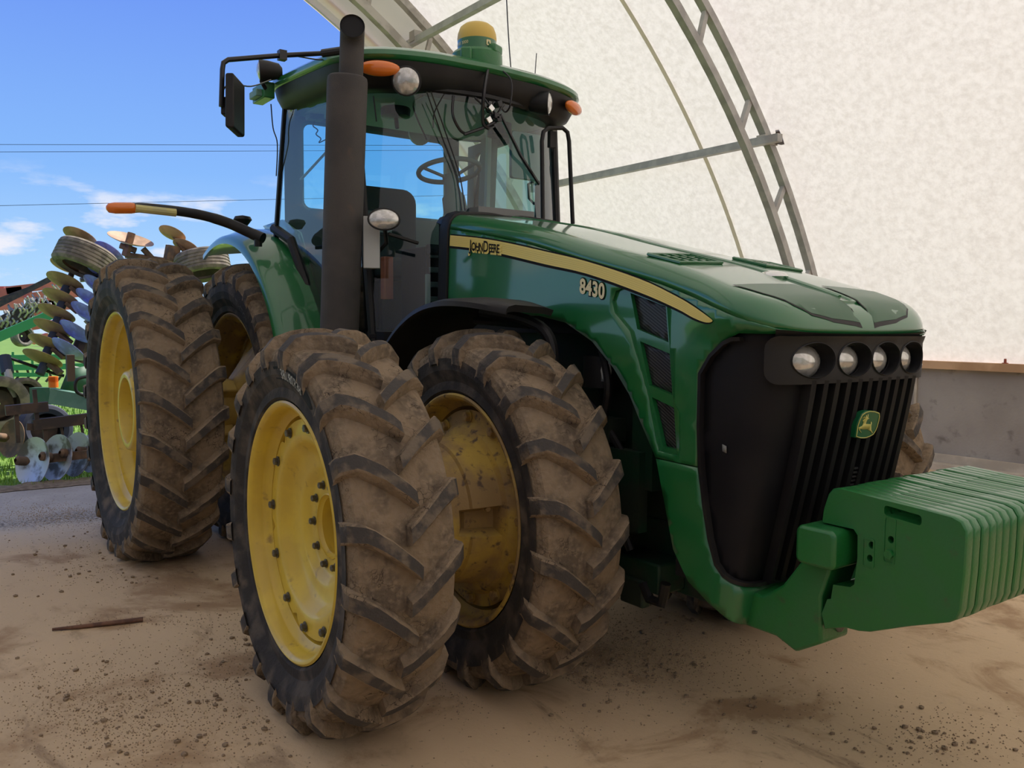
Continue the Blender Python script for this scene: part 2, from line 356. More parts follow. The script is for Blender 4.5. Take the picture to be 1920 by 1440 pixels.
# ---------------------------------------------------------------- tractor
TR=empty('tractor',(0,0,0),label='large green row-crop tractor with yellow rims and dual wheels parked under the arched roof',cat='tractor')
def tf(f,off): return lambda u,z: f(u,z,off)
mir=lambda P:[(-a,b) for a,b in P][::-1]
sft=lambda P:[(a-.0525,b) for a,b in P]
ARCH=sft([(-2.631,1.685),(-2.423,1.653),(-2.019,1.602),(-1.753,1.601),(-1.549,1.569),(-1.358,1.489),(-1.213,1.381),(-1.11,1.277),(-1.041,1.175),(-.945,1.042)])
ARC2=[(-.995,1.038),(-.942,.878),(-.884,.703),(-.799,.600),(-.685,.545),(-.55,.508),(-.42,.482)]
GRL=[(-.578,1.533),(-.653,1.504),(-.715,1.455),(-.766,1.385),(-.767,1.188),(-.756,1.041),(-.730,.897),(-.70,.78),(-.660,.694),(-.61,.66),(-.555,.646),(-.457,.632),(-.309,.613),(-.183,.607),(0,.604)]
def zt(u): return ztop_side(u)
# hood top skin
mb=MB(); us=[-2.68+i*2.68/70 for i in range(71)]; us+= [-u for u in us[::-1][1:]]
ks=[0,.17,.33,.5,.67,.83,1,1.1,1.3,1.5,1.7,1.85,2]
mb.loft([[top(u,k) for k in ks] for u in us],G,close=False,caps=False)
hood=mb.build('hood',TR,smooth=60,solid=-.006)
VENT=[sft(v) for v in ([(-1.135,1.690),(-.921,1.632),(-.896,1.494),(-1.085,1.544)],[(-1.064,1.495),(-.887,1.451),(-.866,1.293),(-1.005,1.323)],[(-.986,1.276),(-.856,1.245),(-.837,1.085),(-.915,1.090)])]
REC=sft([(-1.215,1.700),(-1.165,1.712),(-.902,1.642),(-.876,1.49),(-.816,1.066),(-.930,1.07),(-1.0,1.29),(-1.115,1.535),(-1.215,1.61),(-1.235,1.66)])
for sgn in(1,-1):
    q=(lambda P:P) if sgn==1 else (lambda P:[(-a,b) for a,b in P])
    uu=[-.35,-.45,-.548,-.65,-.8,-1,-1.3,-1.6,-1.9,-2.2,-2.4,-2.684]
    outer=ARCH+[(-.764,1.040)]+GRL[4:0:-1]+[GRL[0],(-.35,1.531)]+[(u,zt(u)-.001) for u in uu]
    mb=MB(); mb.panel(q(outer),[q(REC)] if sgn==1 else [],tf(body,0.),G,.035)
    mb.build('hood_side_panel',TR,smooth=50,solid=.008*(1 if sgn==1 else -1))
    if sgn==1:
        mb=MB(); mb.panel(REC,VENT,tf(body,-.012),G,.03)
        def skirt(P,a,b,m):
            P2=[]
            for p,r in zip(P,P[1:]+P[:1]): P2+=[(p[0]+(r[0]-p[0])*k/5,p[1]+(r[1]-p[1])*k/5) for k in range(5)]
            mb.loft([[body(u,z,a) for u,z in P2],[body(u,z,b) for u,z in P2]],m,True,False)
        skirt(REC,0,-.012,G)
        for v in VENT: skirt(v,-.012,-.035,G)
        ve=mb.build('vent_surround',TR,smooth=40)
        for v in VENT:
            m2=MB(); m2.panel(v,[],tf(body,-.03),SCR,.03); m2.build('vent_screen',ve,solid=.002)
# lower shroud
mb=MB(); outer=ARC2+[(-.2,.474),(0,.472),(.2,.474)]+mir(ARC2)+[(.712,1.036)]+mir(GRL)[8-0:9]
outer=ARC2+[(-.2,.474),(0,.472),(.2,.474)]+mir(ARC2)
inn=[(.763,1.036),(.756,1.0)]+[(-a,b) for a,b in GRL[6:]]+GRL[6:-1][::-1]+[(-.756,1.0),(-.763,1.036)]
mb.panel(outer+inn,[],tf(body,0),G,.035); sh=mb.build('lower_shroud',TR,smooth=50,solid=.012)
# grille
gout=GRL+mir(GRL)[1:]
LP=[(-.312,1.442),(-.100,1.442),(.096,1.442),(.292,1.442)]
mb=MB(); mb.panel([(a*.99,b+.004 if b<.8 else b) for a,b in gout],[ell(u,z,.0965,.063,20) for u,z in LP],tf(body,-.02),GSC,.04)
grille=mb.build('grille',TR,smooth=50,solid=.004)
def rim_strip(P,w,o0,o1,m):
    c=(0,1.05); n=[]
    for i,p in enumerate(P):
        a=P[i-1];b=P[(i+1)%len(P)];d=Vector((b[0]-a[0],b[1]-a[1])).normalized(); n.append((-d.y,d.x))
    mb=MB(); r=[]
    rings=[[body(p[0]+k[0]*e*w,p[1]+k[1]*e*w,o) for p,k in zip(P,n)] for e,o in((0,-.02),(0,o1),(1,o1),(1,-.02))]
    mb.loft(rings,m,True,False); return mb
gd=[]
for a,b in zip(gout,gout[1:]): gd+=[(a[0]+(b[0]-a[0])*k/4,a[1]+(b[1]-a[1])*k/4) for k in range(4)]
gd=[(a,min(b,1.52)) for a,b in gd]
rim_strip(gd,.014,0,.004,BK).build('grille_frame',grille,smooth=60)
for i in range(11):
    u=-.315+i*.063; mb=MB(); rings=[]
    for k in range(15):
        z=.625+k*(1.372-.625)/14
        rings.append([body(u+a,z,o) for a,o in((-.013,-.02),(-.011,.020),(.005,.026),(.013,.020),(.014,-.02))])
    mb.loft(rings,BK); mb.build('grille_bar',grille,smooth=30)
# radiator seen behind the mesh, small tags
mb=MB(); mb.panel([(-.655,1.135),(-.635,1.13),(-.633,1.105),(-.653,1.11)],[],tf(body,-.015),INT,.02); mb.build('tag_plate',grille,solid=.002)
mb=MB()
for z in [.66+.016*k for k in range(24)]: mb.box(body(.04,z,.006),(.02,.03,.007),BK)
mb.build('coil_strip',grille,smooth=0)
# lamp bezel
BZ=[]
for cx,cz,r,a0 in((.465,1.487,.03,0),(-.445,1.475,.045,90),(-.445,1.405,.045,180),(.465,1.392,.03,270)):
    for k in range(6): a=R(a0+18*k); BZ.append((cx+r*math.cos(a),cz+r*math.sin(a)+(.006 if a0<180 else 0)))
LP=[(-.312,1.442),(-.100,1.442),(.096,1.442),(.292,1.442)]
hol=[ell(u,z,.0945,.060,28) for u,z in LP]
mb=MB(); mb.panel(BZ,hol,tf(body,.020),BK,.025)
mb.loft([[body(u,z,.020) for u,z in BZ],[body(u,z,-.015) for u,z in BZ]],BK,True,False)
mb.loft([[body(u,(1.49,1.520,min(zt(u)+.004,1.548))[j],(-.010,.006,.006)[j]) for u in [-.46+.04*k for k in range(25)]] for j in range(3)],BK,False,False)
bez=mb.build('headlight_bezel',TR,smooth=45)
for (u,z),h in zip(LP,hol):
    mb=MB(); out=[body(a,b,.020) for a,b in h]; nx,ny=outl(u)[2:]; d=Vector((-.055,ny*.02*(1 if u>0 else -1),-.008))
    dn=[tuple(Vector(p)+d) for p in out]; c=sum((Vector(p) for p in dn),Vector())/len(dn)
    mb.loft([[tuple(Vector(p)*1) for p in out],dn],DK,True,False); k=mb.build('lamp_housing',bez,smooth=60)
    mb=MB(); rr=[]
    for e,o in((1.0,.020),(1.02,.025),(1.05,.024),(1.07,.019)):
        rr.append([body(u+(a-u)*e,z+(b-z)*e,o) for a,b in h])
    mb.loft(rr,BK,True,False); mb.build('lamp_rim',bez,smooth=60)
    mb=MB(); rings=[]
    for e in(1,.85,.6,.3,.02): rings.append([tuple(c+(Vector(p)-c)*e*.97+Vector((.035*(1-e*e)+.004,0,0))) for p in dn])
    mb.loft(rings[::-1],LEN,True,True); mb.build('headlamp',bez,smooth=60)
# small side lamp past the corner
mb=MB(); mb.sphere(at(1720,684,1,.42),(.018,.02,.035),LEN,12); mb.build('side_lamp',TR)
# badge
BD=[(-.063,1.158),(-.064,1.173),(-.068,1.201),(-.064,1.22),(-.053,1.243),(-.032,1.252),(-.005,1.255),(.03,1.251),(.062,1.243),(.069,1.229),(.071,1.212),(.069,1.189),(.064,1.172),(.054,1.159),(.033,1.152),(.006,1.148),(-.028,1.15)]
DE=[(-.057,1.194),(-.044,1.197),(-.036,1.199),(-.033,1.208),(-.033,1.214),(-.04,1.218),(-.038,1.221),(-.024,1.227),(-.027,1.229),(-.039,1.226),(-.044,1.229),(-.032,1.233),(-.041,1.236),(-.021,1.231),(-.027,1.239),(-.02,1.237),(-.016,1.231),(-.012,1.23),(-.016,1.241),(-.012,1.241),(-.008,1.227),(0,1.225),(-.011,1.221),(-.014,1.215),(-.016,1.205),(.018,1.202),(.015,1.213),(.023,1.206),(.023,1.196),(.029,1.18),(.042,1.169),(.042,1.164),(.031,1.173),(.009,1.181),(.001,1.184),(-.026,1.185),(-.044,1.189),(-.046,1.185),(-.032,1.175),(-.034,1.173),(-.05,1.184)]
cx,cz=.002,1.202; sc=lambda e:[(cx+(a-cx)*e,cz+(b-cz)*e) for a,b in BD]
flat=lambda off:(lambda u,z:(lambda p:(p[0],u,z))(body(0,z,off)))
mb=MB(); mb.loft([[flat(o)(a,b) for a,b in sc(e)] for e,o in((1.0,.015),(1.0,.040),(.97,.043))],BGR,True,True); bd=mb.build('badge',TR,smooth=30)
mb=MB(); mb.panel(sc(.96),[sc(.90)],flat(.0445),BYL,.03,False); mb.build('badge_border',bd,solid=.001)
mb=MB(); mb.panel(DE,[],flat(.0445),BYL,.03,False); mb.build('deer_emblem',bd,solid=.001)
# stripe, lettering
ST=[(-2.634,2.042),(-2.353,2.005),(-2.091,1.961),(-1.759,1.895),(-1.466,1.834),(-1.118,1.744),(-.894,1.668),(-.80,1.632),(-.735,1.604),(-.700,1.588),(-.682,1.579)]
SB=[(-2.637,1.985),(-2.353,1.948),(-2.088,1.901),(-1.756,1.836),(-1.463,1.781),(-1.115,1.690),(-.891,1.622),(-.80,1.590),(-.735,1.573),(-.70,1.570),(-.682,1.574)]
ST=cr(ST,4);SB=cr(SB,4)
def band(a,b,off,m,name,par): 
    mb=MB(); lo=[(p[0]+(q[0]-p[0])*a,p[1]+(q[1]-p[1])*a) for p,q in zip(SB,ST)]; hi=[(p[0]+(q[0]-p[0])*b,p[1]+(q[1]-p[1])*b) for p,q in zip(SB,ST)]
    mb.loft([[body(*p,off) for p in lo],[body((p[0]+q[0])/2,(p[1]+q[1])/2,off) for p,q in zip(lo,hi)],[body(*p,off) for p in hi]],m,False,False); return mb.build(name,par,smooth=60)
sd=band(-.22,1.12,.0015,BLD,'stripe_decal',TR)
band(0,1,.003,YL,'yellow_stripe',sd)
YL2=mat('stripe_shade',(.62,.47,.09),.45)
for k in range(5): band(.16+.16*k,.175+.16*k,.0038,YL2,'stripe_line',sd)
fj=lambda o,dx=0,dz=0:(lambda x,y: body(-2.2875+x+dx,1.9525-.118*x+y+dz,o))
for bb,m,o,dx,dz in((.004,YL,.005,.003,-.008),(.0012,BLD,.0065,0,0)):
    mb=text_run([('J',.078),('OHN',.060),('D',.078),('EERE',.060)],m,fj(o,dx,dz),bold=bb,squeeze=.86,gap=.88); mb.build('brand_lettering',sd,smooth=0)
f8=lambda o,dx=0,dz=0:(lambda x,y: body(-1.4175+x+dx,1.7115-.185*x+y+dz,o))
md=None
for bb,m,o in((.0075,BLD,.003),(.003,CR,.005)):
    b_=text_mb('8430',.088,m,f8(o),squeeze=.92,bold=bb,spacing=1.06).build('model_number',md or TR,smooth=0); md=md or b_
# hood top details
def tz(x,y,o=.004): return (x,y,zc(x)+.012*(1-(min(1,abs(y)/.38))**2)*(1-sm(1.2,1.4,x))+o)
def txy(x,y,o=.003):
    best=None
    for i in range(0,40):
        u=-.02-i*.035
        for k in(.3,.5,.7,.9,1.1,1.4,1.7,2.):
            p=top(u,k); e=(p[0]-x)**2+(p[1]+abs(y))**2
            if best is None or e<best[0]: best=(e,u,k)
    _,u,k=best
    for _ in range(14):
        p=top(u,k);a=top(u-.004,k);b=top(u,k+.004 if k<1.9 else k-.004); hk=.004 if k<1.9 else -.004
        J=((a[0]-p[0])/-.004,(b[0]-p[0])/hk,(a[1]-p[1])/-.004,(b[1]-p[1])/hk); r=(x-p[0],-abs(y)-p[1]); D=J[0]*J[3]-J[1]*J[2]
        if abs(D)<1e-9: break
        u+=max(-.05,min(.05,(r[0]*J[3]-J[1]*r[1])/D)); k+=max(-.2,min(.2,(J[0]*r[1]-J[2]*r[0])/D)); u=min(u,-.004);k=max(0,min(2,k))
    p=top(u,k); return (x,y,p[2]+o)
for s_ in(1,-1):
    PL=[(1.095,-.440*s_),(1.09,-.26*s_),(1.09,-.09*s_),(1.22,-.06*s_),(1.340,-.045*s_),(1.330,-.20*s_),(1.315,-.30*s_),(1.285,-.355*s_),(1.2,-.41*s_)]
    mb=MB(); mb.panel(PL,[],lambda x,y:txy(x,y,.004),GM,.035); mb.build('top_panel',hood,smooth=60)
    mb=MB(); e=.006
    cc_=(1.21,-.23*s_); PO=[(cc_[0]+(a-cc_[0])*1.05,cc_[1]+(b-cc_[1])*1.035) for a,b in PL]
    mb.panel(PO,[PL],lambda x,y:txy(x,y,.003),BK,.04,False); mb.build('top_panel_seam',hood,smooth=0)
    VP=[(.60,-.385*s_),(.60,-.14*s_),(.775,-.14*s_),(.775,-.385*s_)]
    mb=MB(); mb.panel(VP,[],lambda x,y:tz(x,y,.002),BK,.05)
    for k in range(5): 
        y=-.165*s_-.049*k*s_; mb.bar(tz(.61,y,.005),tz(.765,y,.005),.012,.006,G)
    for k in range(2): x=.655+.06*k; mb.bar(tz(x,-.15*s_,.005),tz(x,-.375*s_,.005),.01,.006,G)
    fr=[tz(a,b,.006) for a,b in VP]; mb.tube(fr+[fr[0]],.007,G,6)
    mb.build('hood_vent',hood,smooth=30)
mb=MB(); mb.tube([tz(x,0,-.010) for x in [-.88+.1*k for k in range(22)]],.016,G,8); mb.build('hood_ridge',hood)
mb=MB(); mb.sphere(tz(.93,-.02,-.01),(.07,.05,.025),CH,16); mb.build('hood_emblem',hood)
# black seal at the back of the hood and cowl
mb=MB(); us2=[-2.66,-2.62]
def hsec(x,o): 
    u=-(UMAX-(x+1.5)); P=[body(u,z,o) for z in(1.50,1.6,1.7,1.8,1.9,2.0,zc(x)-RR)]+[tuple(Vector(top(u,k))+Vector((0,0,o))) for k in(.3,.6,1,1.3,1.6,2)]
    return P+[(a,-b,c) for a,b,c in P[::-1]]
mb.loft([hsec(-.985,-.01),hsec(-.975,.006),hsec(-.905,.006),hsec(-.900,-.01)],BK,False,False); mb.build('hood_seal',TR,smooth=50,solid=.01)
mb=MB(); mb.loft([hsec(-1.0,-.02),[(p[0]-.16,p[1]*.85,p[2]+(.04 if p[2]>2 else 0)) for p in hsec(-1.0,-.03)]],BK,False,False)
P0=hsec(-1.0,-.03); mb.add(P0,[tuple(range(len(P0)))],BK); mb.box((-1.08,.05,2.19),(.14,.40,.09),INT); mb.build('cowl',TR,smooth=50)
# engine bay and chassis
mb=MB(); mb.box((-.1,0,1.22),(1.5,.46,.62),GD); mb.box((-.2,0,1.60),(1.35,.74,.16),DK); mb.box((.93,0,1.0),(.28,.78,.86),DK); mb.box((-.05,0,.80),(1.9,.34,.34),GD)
mb.box((.55,-.30,1.12),(.12,.10,.50),GD); mb.box((.25,-.31,1.36),(.10,.07,.10),INT); mb.box((.15,-.33,1.10),(.45,.10,.10),GD); mb.box((.42,-.36,.86),(.3,.05,.34),GD)
for a in((.05,-.34,1.30,.45,-.36,1.0),(.30,-.36,1.45,.33,-.37,1.15),(.1,-.36,1.2,.5,-.36,.6)): mb.tube([a[:3],((a[0]+a[3])/2+.05,a[1]-.02,(a[2]+a[5])/2),a[3:]],.018,BK,8,smooth=4)
mb.lathe([(.001,-.02),(.09,-.02),(.09,.12),(.001,.12)],BK,'z',20,c=(.22,-.28,1.3)); mb.sphere((.33,-.36,1.36),(.03,.02,.05),INL,8)
mb.build('engine',TR,bevel=.008,smooth=40)
mb=MB(); mb.box((-1.7,0,1.02),(1.8,.55,.62),GD); mb.box((-3.0,0,.98),(.9,.5,.6),GD); mb.tube([(-3.01,-1.36,.969),(-3.01,1.36,.969)],.055,BOLT,20); mb.tube([(-3.01,-.7,.969),(-3.01,.7,.969)],[.15,.15],GD,24)
mb.box((.3,0,.56),(1.4,.36,.30),GD); mb.box((.50,-.26,.50),(.30,.16,.13),GD); mb.box((.5,-.33,.42),(.14,.05,.12),GD)
mb.box((-1.45,0,1.36),(1.5,1.34,.18),G); mb.build('chassis',TR,bevel=.01)
mb=MB(); mb.box((0,0,.72),(.30,1.0,.26),GD); mb.tube([(0,-.62,.756),(0,.62,.756)],.13,GD,20); mb.build('front_axle',TR,bevel=.02)
mb=MB(); mb.tube([(.56,-.34,.47),(.60,-.34,.41),(.67,-.34,.41),(.69,-.34,.50)],.022,BK,8); mb.build('tow_loop',TR)
# weight bracket and weights
mb=MB(); mb.prism(rrect(1.398,1.545,.775,.905,.025),-.47,.47,GW,'xz'); mb.build('weight_bracket',TR,bevel=.012)
wb=[o for o in TR.children if o.name=='weight_bracket'][0]
for s_ in(-1,1):
    mb=MB(); mb.prism([(1.05,.47),(1.12,.60),(1.22,.60),(1.30,.66),(1.40,.80),(1.50,.80),(1.455,.66),(1.46,.50),(1.36,.44),(1.28,.47)],.24*s_,.40*s_,GW,'xz'); 
    for a,b in((1.462,.62),(1.462,.54)): mb.lathe([(.022,0),(.022,.016),(.001,.016)],BOLT,'x',6,c=(a-.004,.30*s_,b))
    mb.build('bracket_arm',wb,bevel=.01)
mb=MB(); mb.box((1.12,0,.54),(.3,.7,.10),GW); mb.build('bracket_plate',wb,bevel=.01)
WO=[(1.447,.913),(1.452,.957),(1.468,1.008),(1.484,1.028),(1.516,1.036),(1.640,1.027),(1.652,1.026),(1.788,1.018),(1.800,1.017),(1.88,1.010),(1.906,1.0),(1.921,.976),(1.921,.94),(1.919,.848),(1.912,.74),(1.902,.711),(1.88,.695),(1.76,.648),(1.632,.592),(1.593,.583),(1.546,.58),(1.47,.553),(1.455,.60),(1.475,.655),(1.488,.658),(1.495,.71),(1.558,.718),(1.572,.73),(1.580,.82),(1.578,.895),(1.563,.912),(1.501,.912)]
SL=rrect(1.667,1.787,.972,1.003,.010,3)
SL=[(a,b-.10*(a-1.667)+.004) for a,b in SL]
H4=[ell(1.629,.872,.0105,.0115,10),ell(1.625,.829,.0105,.0115,10),ell(1.693,.903,.0105,.0115,10)]
T_=.0425
def weight():
    mb=MB(); f=lambda o:(lambda a,b:(a,o,b)); c=(1.69,.82)
    ins=lambda e:[(a+(c[0]-a)*e,b+(c[1]-b)*e) for a,b in WO]
    n=len(WO); 
    for o,sg in((0,1),(T_,-1)):
        m2=MB(); m2.panel(ins(.018),[SL]+H4,f(o),GW,.06); 
        mb.add(m2.v,m2.f if sg==1 else [q[::-1] for q in m2.f],GW)
    mb.loft([[(a,y,b) for a,b in ins(e)] for e,y in((.018,0),(.004,.004),(0,.008),(0,T_-.008),(.004,T_-.004),(.018,T_))],GW,True,False)
    for h in [SL]+H4: mb.loft([[(a,y,b) for a,b in h] for y in(0,T_)],GW,True,False)
    return mb
wm=weight(); wm.v=[(x,(.011+y*(T_-.022)/T_ if 1.645<x<1.795 and z>.975 and y>.001 else y),z) for x,y,z in wm.v]; w0=wm.build('front_weight',TR,smooth=40)
mb=MB()
for x0,x1,z0,z1 in((1.598,1.640,.798,.892),(1.668,1.708,.826,.972)):
    P=rrect(x0,x1,z0,z1,.006,2); mb.panel(P,[rrect(x0+.005,x1-.005,z0+.005,z1-.005,.004,2)],lambda a,b:(a,-.002,b),GW,.1,False); mb.loft([[(a,-.002,b) for a,b in P],[(a,.001,b) for a,b in P]],GW,True,False)
mb.lathe([(.015,0),(.015,-.010),(.001,-.010)],GW,'y',6,c=(1.690,-.001,.857)); pk=mb.build('cast_pocket',w0,smooth=0); wl=[w0]
for i in range(1,18): wl.append(copy_tree(w0,TR))
for i,w in enumerate(wl): w.location=(random.uniform(-.003,.003) if i else 0,-.40+i*.0462,random.uniform(-.002,.002) if i else 0)
# exhaust
EX0=Vector((-1.265,-.90,1.42)); EX1=Vector((-1.128,-.90,2.86)); ed=(EX1-EX0).normalized(); Q=ed.to_track_quat('Z','Y').to_matrix()
L=(EX1-EX0).length
mb=MB(); mb.lathe([(.09,-.02),(.104,0),(.105,.02),(.106,L-.03),(.102,L-.008),(.092,L),(.064,L+.004)],EXM,'z',40,c=EX0,rot=Q); ex=mb.build('exhaust_stack',TR,smooth=40)
mb=MB(); a=EX1; ev=Vector((.74,-.60,.30)); ev=Vector((.907,-.42,.10)); sh_=rt*.018; P=[a-ed*.02+sh_,a+ed*.08+sh_,a+ed*.15+sh_,a+ed*.19+ev*.018+sh_,a+ed*.212+ev*.050+sh_,a+ed*.218+ev*.085+sh_]
PP=[tuple(p) for p in P]; mb.tube(PP,[.063]*6,EXM,28,caps=False,smooth=5)
q_=[Vector(p) for p in cr(PP,5)]; dd=(q_[-1]-q_[-2]).normalized(); mb.tube([q_[-1]-dd*.010,q_[-1]-dd*.05],.060,DK,28,caps=True); mb.build('exhaust_tip',ex,smooth=50)
mb=MB(); mb.bar((-1.16,-.80,2.0),(-1.12,-.72,2.0),.05,.28,INL); mb.build('exhaust_bracket',ex,bevel=.004); mb=MB(); mb.bar((-1.2,-.90,1.38),(-1.2,-.45,1.38),.08,.06,BK); mb.build('exhaust_support',ex,bevel=.004)
# ---------------------------------------------------------------- cab
def roofring(ins,z,n=72,tilt=1):
    o=[]
    for k in range(n):
        a=2*PI*k/n; c,s=math.cos(a),math.sin(a); e=2/5.
        x=-1.88+(.71-ins)*math.copysign(abs(c)**e,c); y=(.865-ins)*math.copysign(abs(s)**e,s)
        if x>-1.86: x+=.05*(1-(y/.88)**2)*(x+1.86)/.7
        zz=z+tilt*(.045*(1-(y/.88)**2)+.060*min(1.4,(-1.16-x)))
        o.append((x,y,zz))
    return o
mb=MB()
mb.loft([roofring(i,z) for i,z in((.16,2.835),(.13,2.84),(.085,2.845),(.04,2.87),(.012,2.93),(.0,2.985))],BK,True,False)
mb.loft([roofring(i,z) for i,z in((.0,2.985),(-.012,2.992),(-.022,3.01),(-.018,3.035),(.01,3.055),(.07,3.07),(.2,3.085),(.4,3.10),(.55,3.105),(.66,3.107))],G,True,True)
roof=mb.build('roof',TR,smooth=40)
mb=MB(); mb.loft([roofring(.14,2.84),roofring(.69,2.845)],INL,True,True); mb.build('headliner',roof)
# posts
def wx(s,z): return -1.10-.26*(abs(s)/.70)**2.2-.075*(z-2.2)/.75
def side(x,z,s): return (x,s*(.70+.08*(-1.36-x)/1.2+.02*(z-2.2)),z)
mb=MB()
for s in(-1,1):
    w=.045
    mb.tube([side(wx(.70,z)-.0,z,s) for z in(1.46,1.8,2.2,2.6,2.9)],.026,BK,8)
    mb.bar(side(-2.55,2.1,s),side(-2.34,2.95,s),.03,.025,BK)
    mb.bar(side(-1.40,1.48,s),side(-2.0,1.48,s),.06,.06,BK); mb.tube([side(-1.95,1.5,s),side(-2.1,1.8,s),side(-2.3,2.1,s),side(-2.56,2.2,s)],.035,BK,8)
mb.panel([(-.70,1.5),(.70,1.5),(.70,2.99),(-.70,2.99)],[rrect(-.56,.56,2.36,2.93,.05)],lambda y,z:(-2.58,y,z),INT,.2)
mb.build('cab_frame',TR,smooth=0)
# grey inner posts and window surrounds seen through the glass
mb=MB()
mb.panel([(-2.56,1.5),(-1.40,1.5),(-1.40,2.93),(-2.56,2.93)],[rrect(-2.46,-1.60,2.25,2.86,.06)],lambda x,z:side(x,z,.97),INT,.2); mb.build('door_frame',TR,smooth=0,solid=.03)
# glass
mb=MB(); mb.panel([(-.685,1.50),(.685,1.50),(.685,2.90),(-.685,2.90)],[],lambda s,z:(wx(s,z),s,z),GL,.07); ws=mb.build('windshield',TR,smooth=60)
mb=MB(); mb.tube([(wx(s,1.49),s,1.49) for s in(-.7,-.5,-.25,0,.25,.5,.7)],.02,BK,6); mb.build('windshield_seal',ws); mb=MB(); mb.tube([(wx(s,2.9)+.005,s,2.905) for s in(-.7,-.5,-.25,0,.25,.5,.7)],.02,BK,6); mb.build('windshield_seal',ws)
SG=[(-1.37,1.50),(-1.93,1.50),(-2.1,1.82),(-2.3,2.12),(-2.54,2.22),(-2.34,2.94),(-1.43,2.90)]
for s in(-1,1):
    mb=MB(); mb.panel(SG,[],lambda x,z:side(x,z,s*1.005),GL,.1); mb.build('side_window',TR,smooth=60)
mb=MB(); mb.panel(rrect(-.58,.58,2.34,2.95,.05),[],lambda y,z:(-2.56,y,z),GLR,.2); mb.build('rear_window',TR)
# interior
mb=MB(); mb.box((-1.85,0,1.49),(1.4,1.36,.05),BK); mb.build('cab_floor',TR)
mb=MB(); mb.prism(rrect(-.40,.14,1.95,2.50,.10,5),-2.36,-2.24,SEAT,'yz'); mb.prism(rrect(-2.36,-1.80,1.86,1.99,.05),-.42,.16,SEAT,'xz'); mb.box((-2.1,-.13,1.68),(.4,.4,.34),BK)
mb.box((-2.05,-.46,2.06),(.42,.09,.06),SEAT); mb.build('operator_seat',TR,bevel=.02)
mb=MB(); mb.box((-2.05,-.58,1.78),(.75,.2,.55),BK); mb.prism(rrect(-1.95,-1.72,2.10,2.27,.02),-.60,-.56,BK,'xz'); mb.box((-1.75,-.42,2.19),(.05,.20,.16),BK,None); mb.box((-1.715,-.42,2.19),(.01,.17,.13),INT); mb.box((-1.62,-.42,1.84),(.06,.06,.26),RED)
mb.build('armrest_console',TR,bevel=.01)
mb=MB(); mb.box((-1.38,-.17,1.76),(.30,.40,.50),BK)
for k in range(5): mb.box((-1.225,-.20,1.62+.085*k),(.02,.30,.032),INT)
mb.tube([(-1.23,-.36,1.99),(-1.23,-.02,1.99)],.035,SEAT,10); mb.box((-1.225,-.36,1.74),(.02,.03,.22),INL); mb.build('front_console',TR,bevel=.006)
mb=MB(); c=Vector((-1.70,.075,2.555)); q=Matrix.Rotation(R(-13),3,'Y')
mb.tube([tuple(c+q@Vector((.2*math.cos(a),.2*math.sin(a),0))) for a in [2*PI*k/40 for k in range(41)]],.016,INT,10,caps=False); sw=mb.build('steering_wheel',TR)
mb=MB(); mb.lathe([(.001,-.035),(.05,-.035),(.05,-.06),(.001,-.06)],INT,'z',16,c=c,rot=q)
for a in(30,150,270): mb.bar(tuple(c+q@Vector((.04*math.cos(R(a)),.04*math.sin(R(a)),-.045))),tuple(c+q@Vector((.2*math.cos(R(a)),.2*math.sin(R(a)),0))),.03,.012,INT)
mb.build('wheel_spoke',sw)
b=Vector((-1.52,.075,1.95)); d=(c-b)
mb=MB(); mb.tube([tuple(b+d*t) for t in(0,.2,.25,.3,.45,.5,.55,.7,.75,.8,.93)],[.09,.09,.075,.09,.085,.065,.08,.075,.055,.05,.045],INT,16,smooth=0); mb.build('steering_column',TR)
mb=MB(); mb.bar((-2.1,.60,1.6),(-2.1,.66,2.9),.10,.07,INT); mb.bar((-1.95,.52,1.6),(-1.9,.52,2.92),.03,.03,INL); mb.build('inner_post',TR)
mb=MB(); mb.prism(rrect(.36,.60,2.50,2.80,.02),-1.43,-1.40,mat('clear_shade',(.20,.30,.27),.3),'yz'); mb.build('sun_shade',TR,bevel=.004)
mb=MB(); mb.lathe([(.001,0),(.085,0),(.09,-.01),(.085,-.05),(.001,-.06)],BK,'z',20,c=(-1.5,-.42,2.84)); mb.lathe([(.001,0),(.075,0),(.08,-.08),(.001,-.09)],DK,'z',20,c=(-1.45,.30,2.84)); mb.tube([(-1.5,-.42,2.80),(-1.48,-.42,2.72)],.012,DK,6); mb.build('speaker_pod',TR)
mb=MB(); mb.lathe([(.001,0),(.09,0),(.09,.02),(.001,.02)],INL,'x',24,c=(-2.52,-.02+.33,2.97)); mb.build('rear_speaker',TR)
# lower green panel and hoses between cab and hood
# roof lights
def lamp(name,c,d,r,L=.10,par=TR,ov=1,lens=LEN):
    c=Vector(c);d=Vector(d).normalized();Q=d.to_track_quat('Z','Y').to_matrix(); S_=lambda v:Q@Vector(v)
    mb=MB(); rf=(lambda q,h,a:q*(1 if ov==1 else math.hypot(math.cos(a),math.sin(a)/1*ov)/1))
    mb.lathe([(r*.35,-L),(r*.75,-L*.85),(r*.98,-L*.35),(r*1.04,-.01),(r*1.03,.008),(r*.95,.01)],BK,'z',28,c=c,rot=Q,rf=lambda q,h,a:q); o=mb.build(name,par,smooth=40)
    m2=MB(); m2.lathe([(r*.95,.005),(r*.8,.014),(r*.5,.022),(r*.2,.026),(.001,.027)],lens,'z',28,c=c,rot=Q); m2.build('lamp_lens',o,smooth=60); return o
lamp('work_lamp',(-1.10,-.565,2.885),(.80,-.55,-.12),.078)
lamp('work_lamp',(-1.13,.44,2.925),(.72,.69,-.05),.070,.13)
lamp('work_lamp',(-2.22,-.98,3.13),(-.30,-.95,-.05),.062,.13)
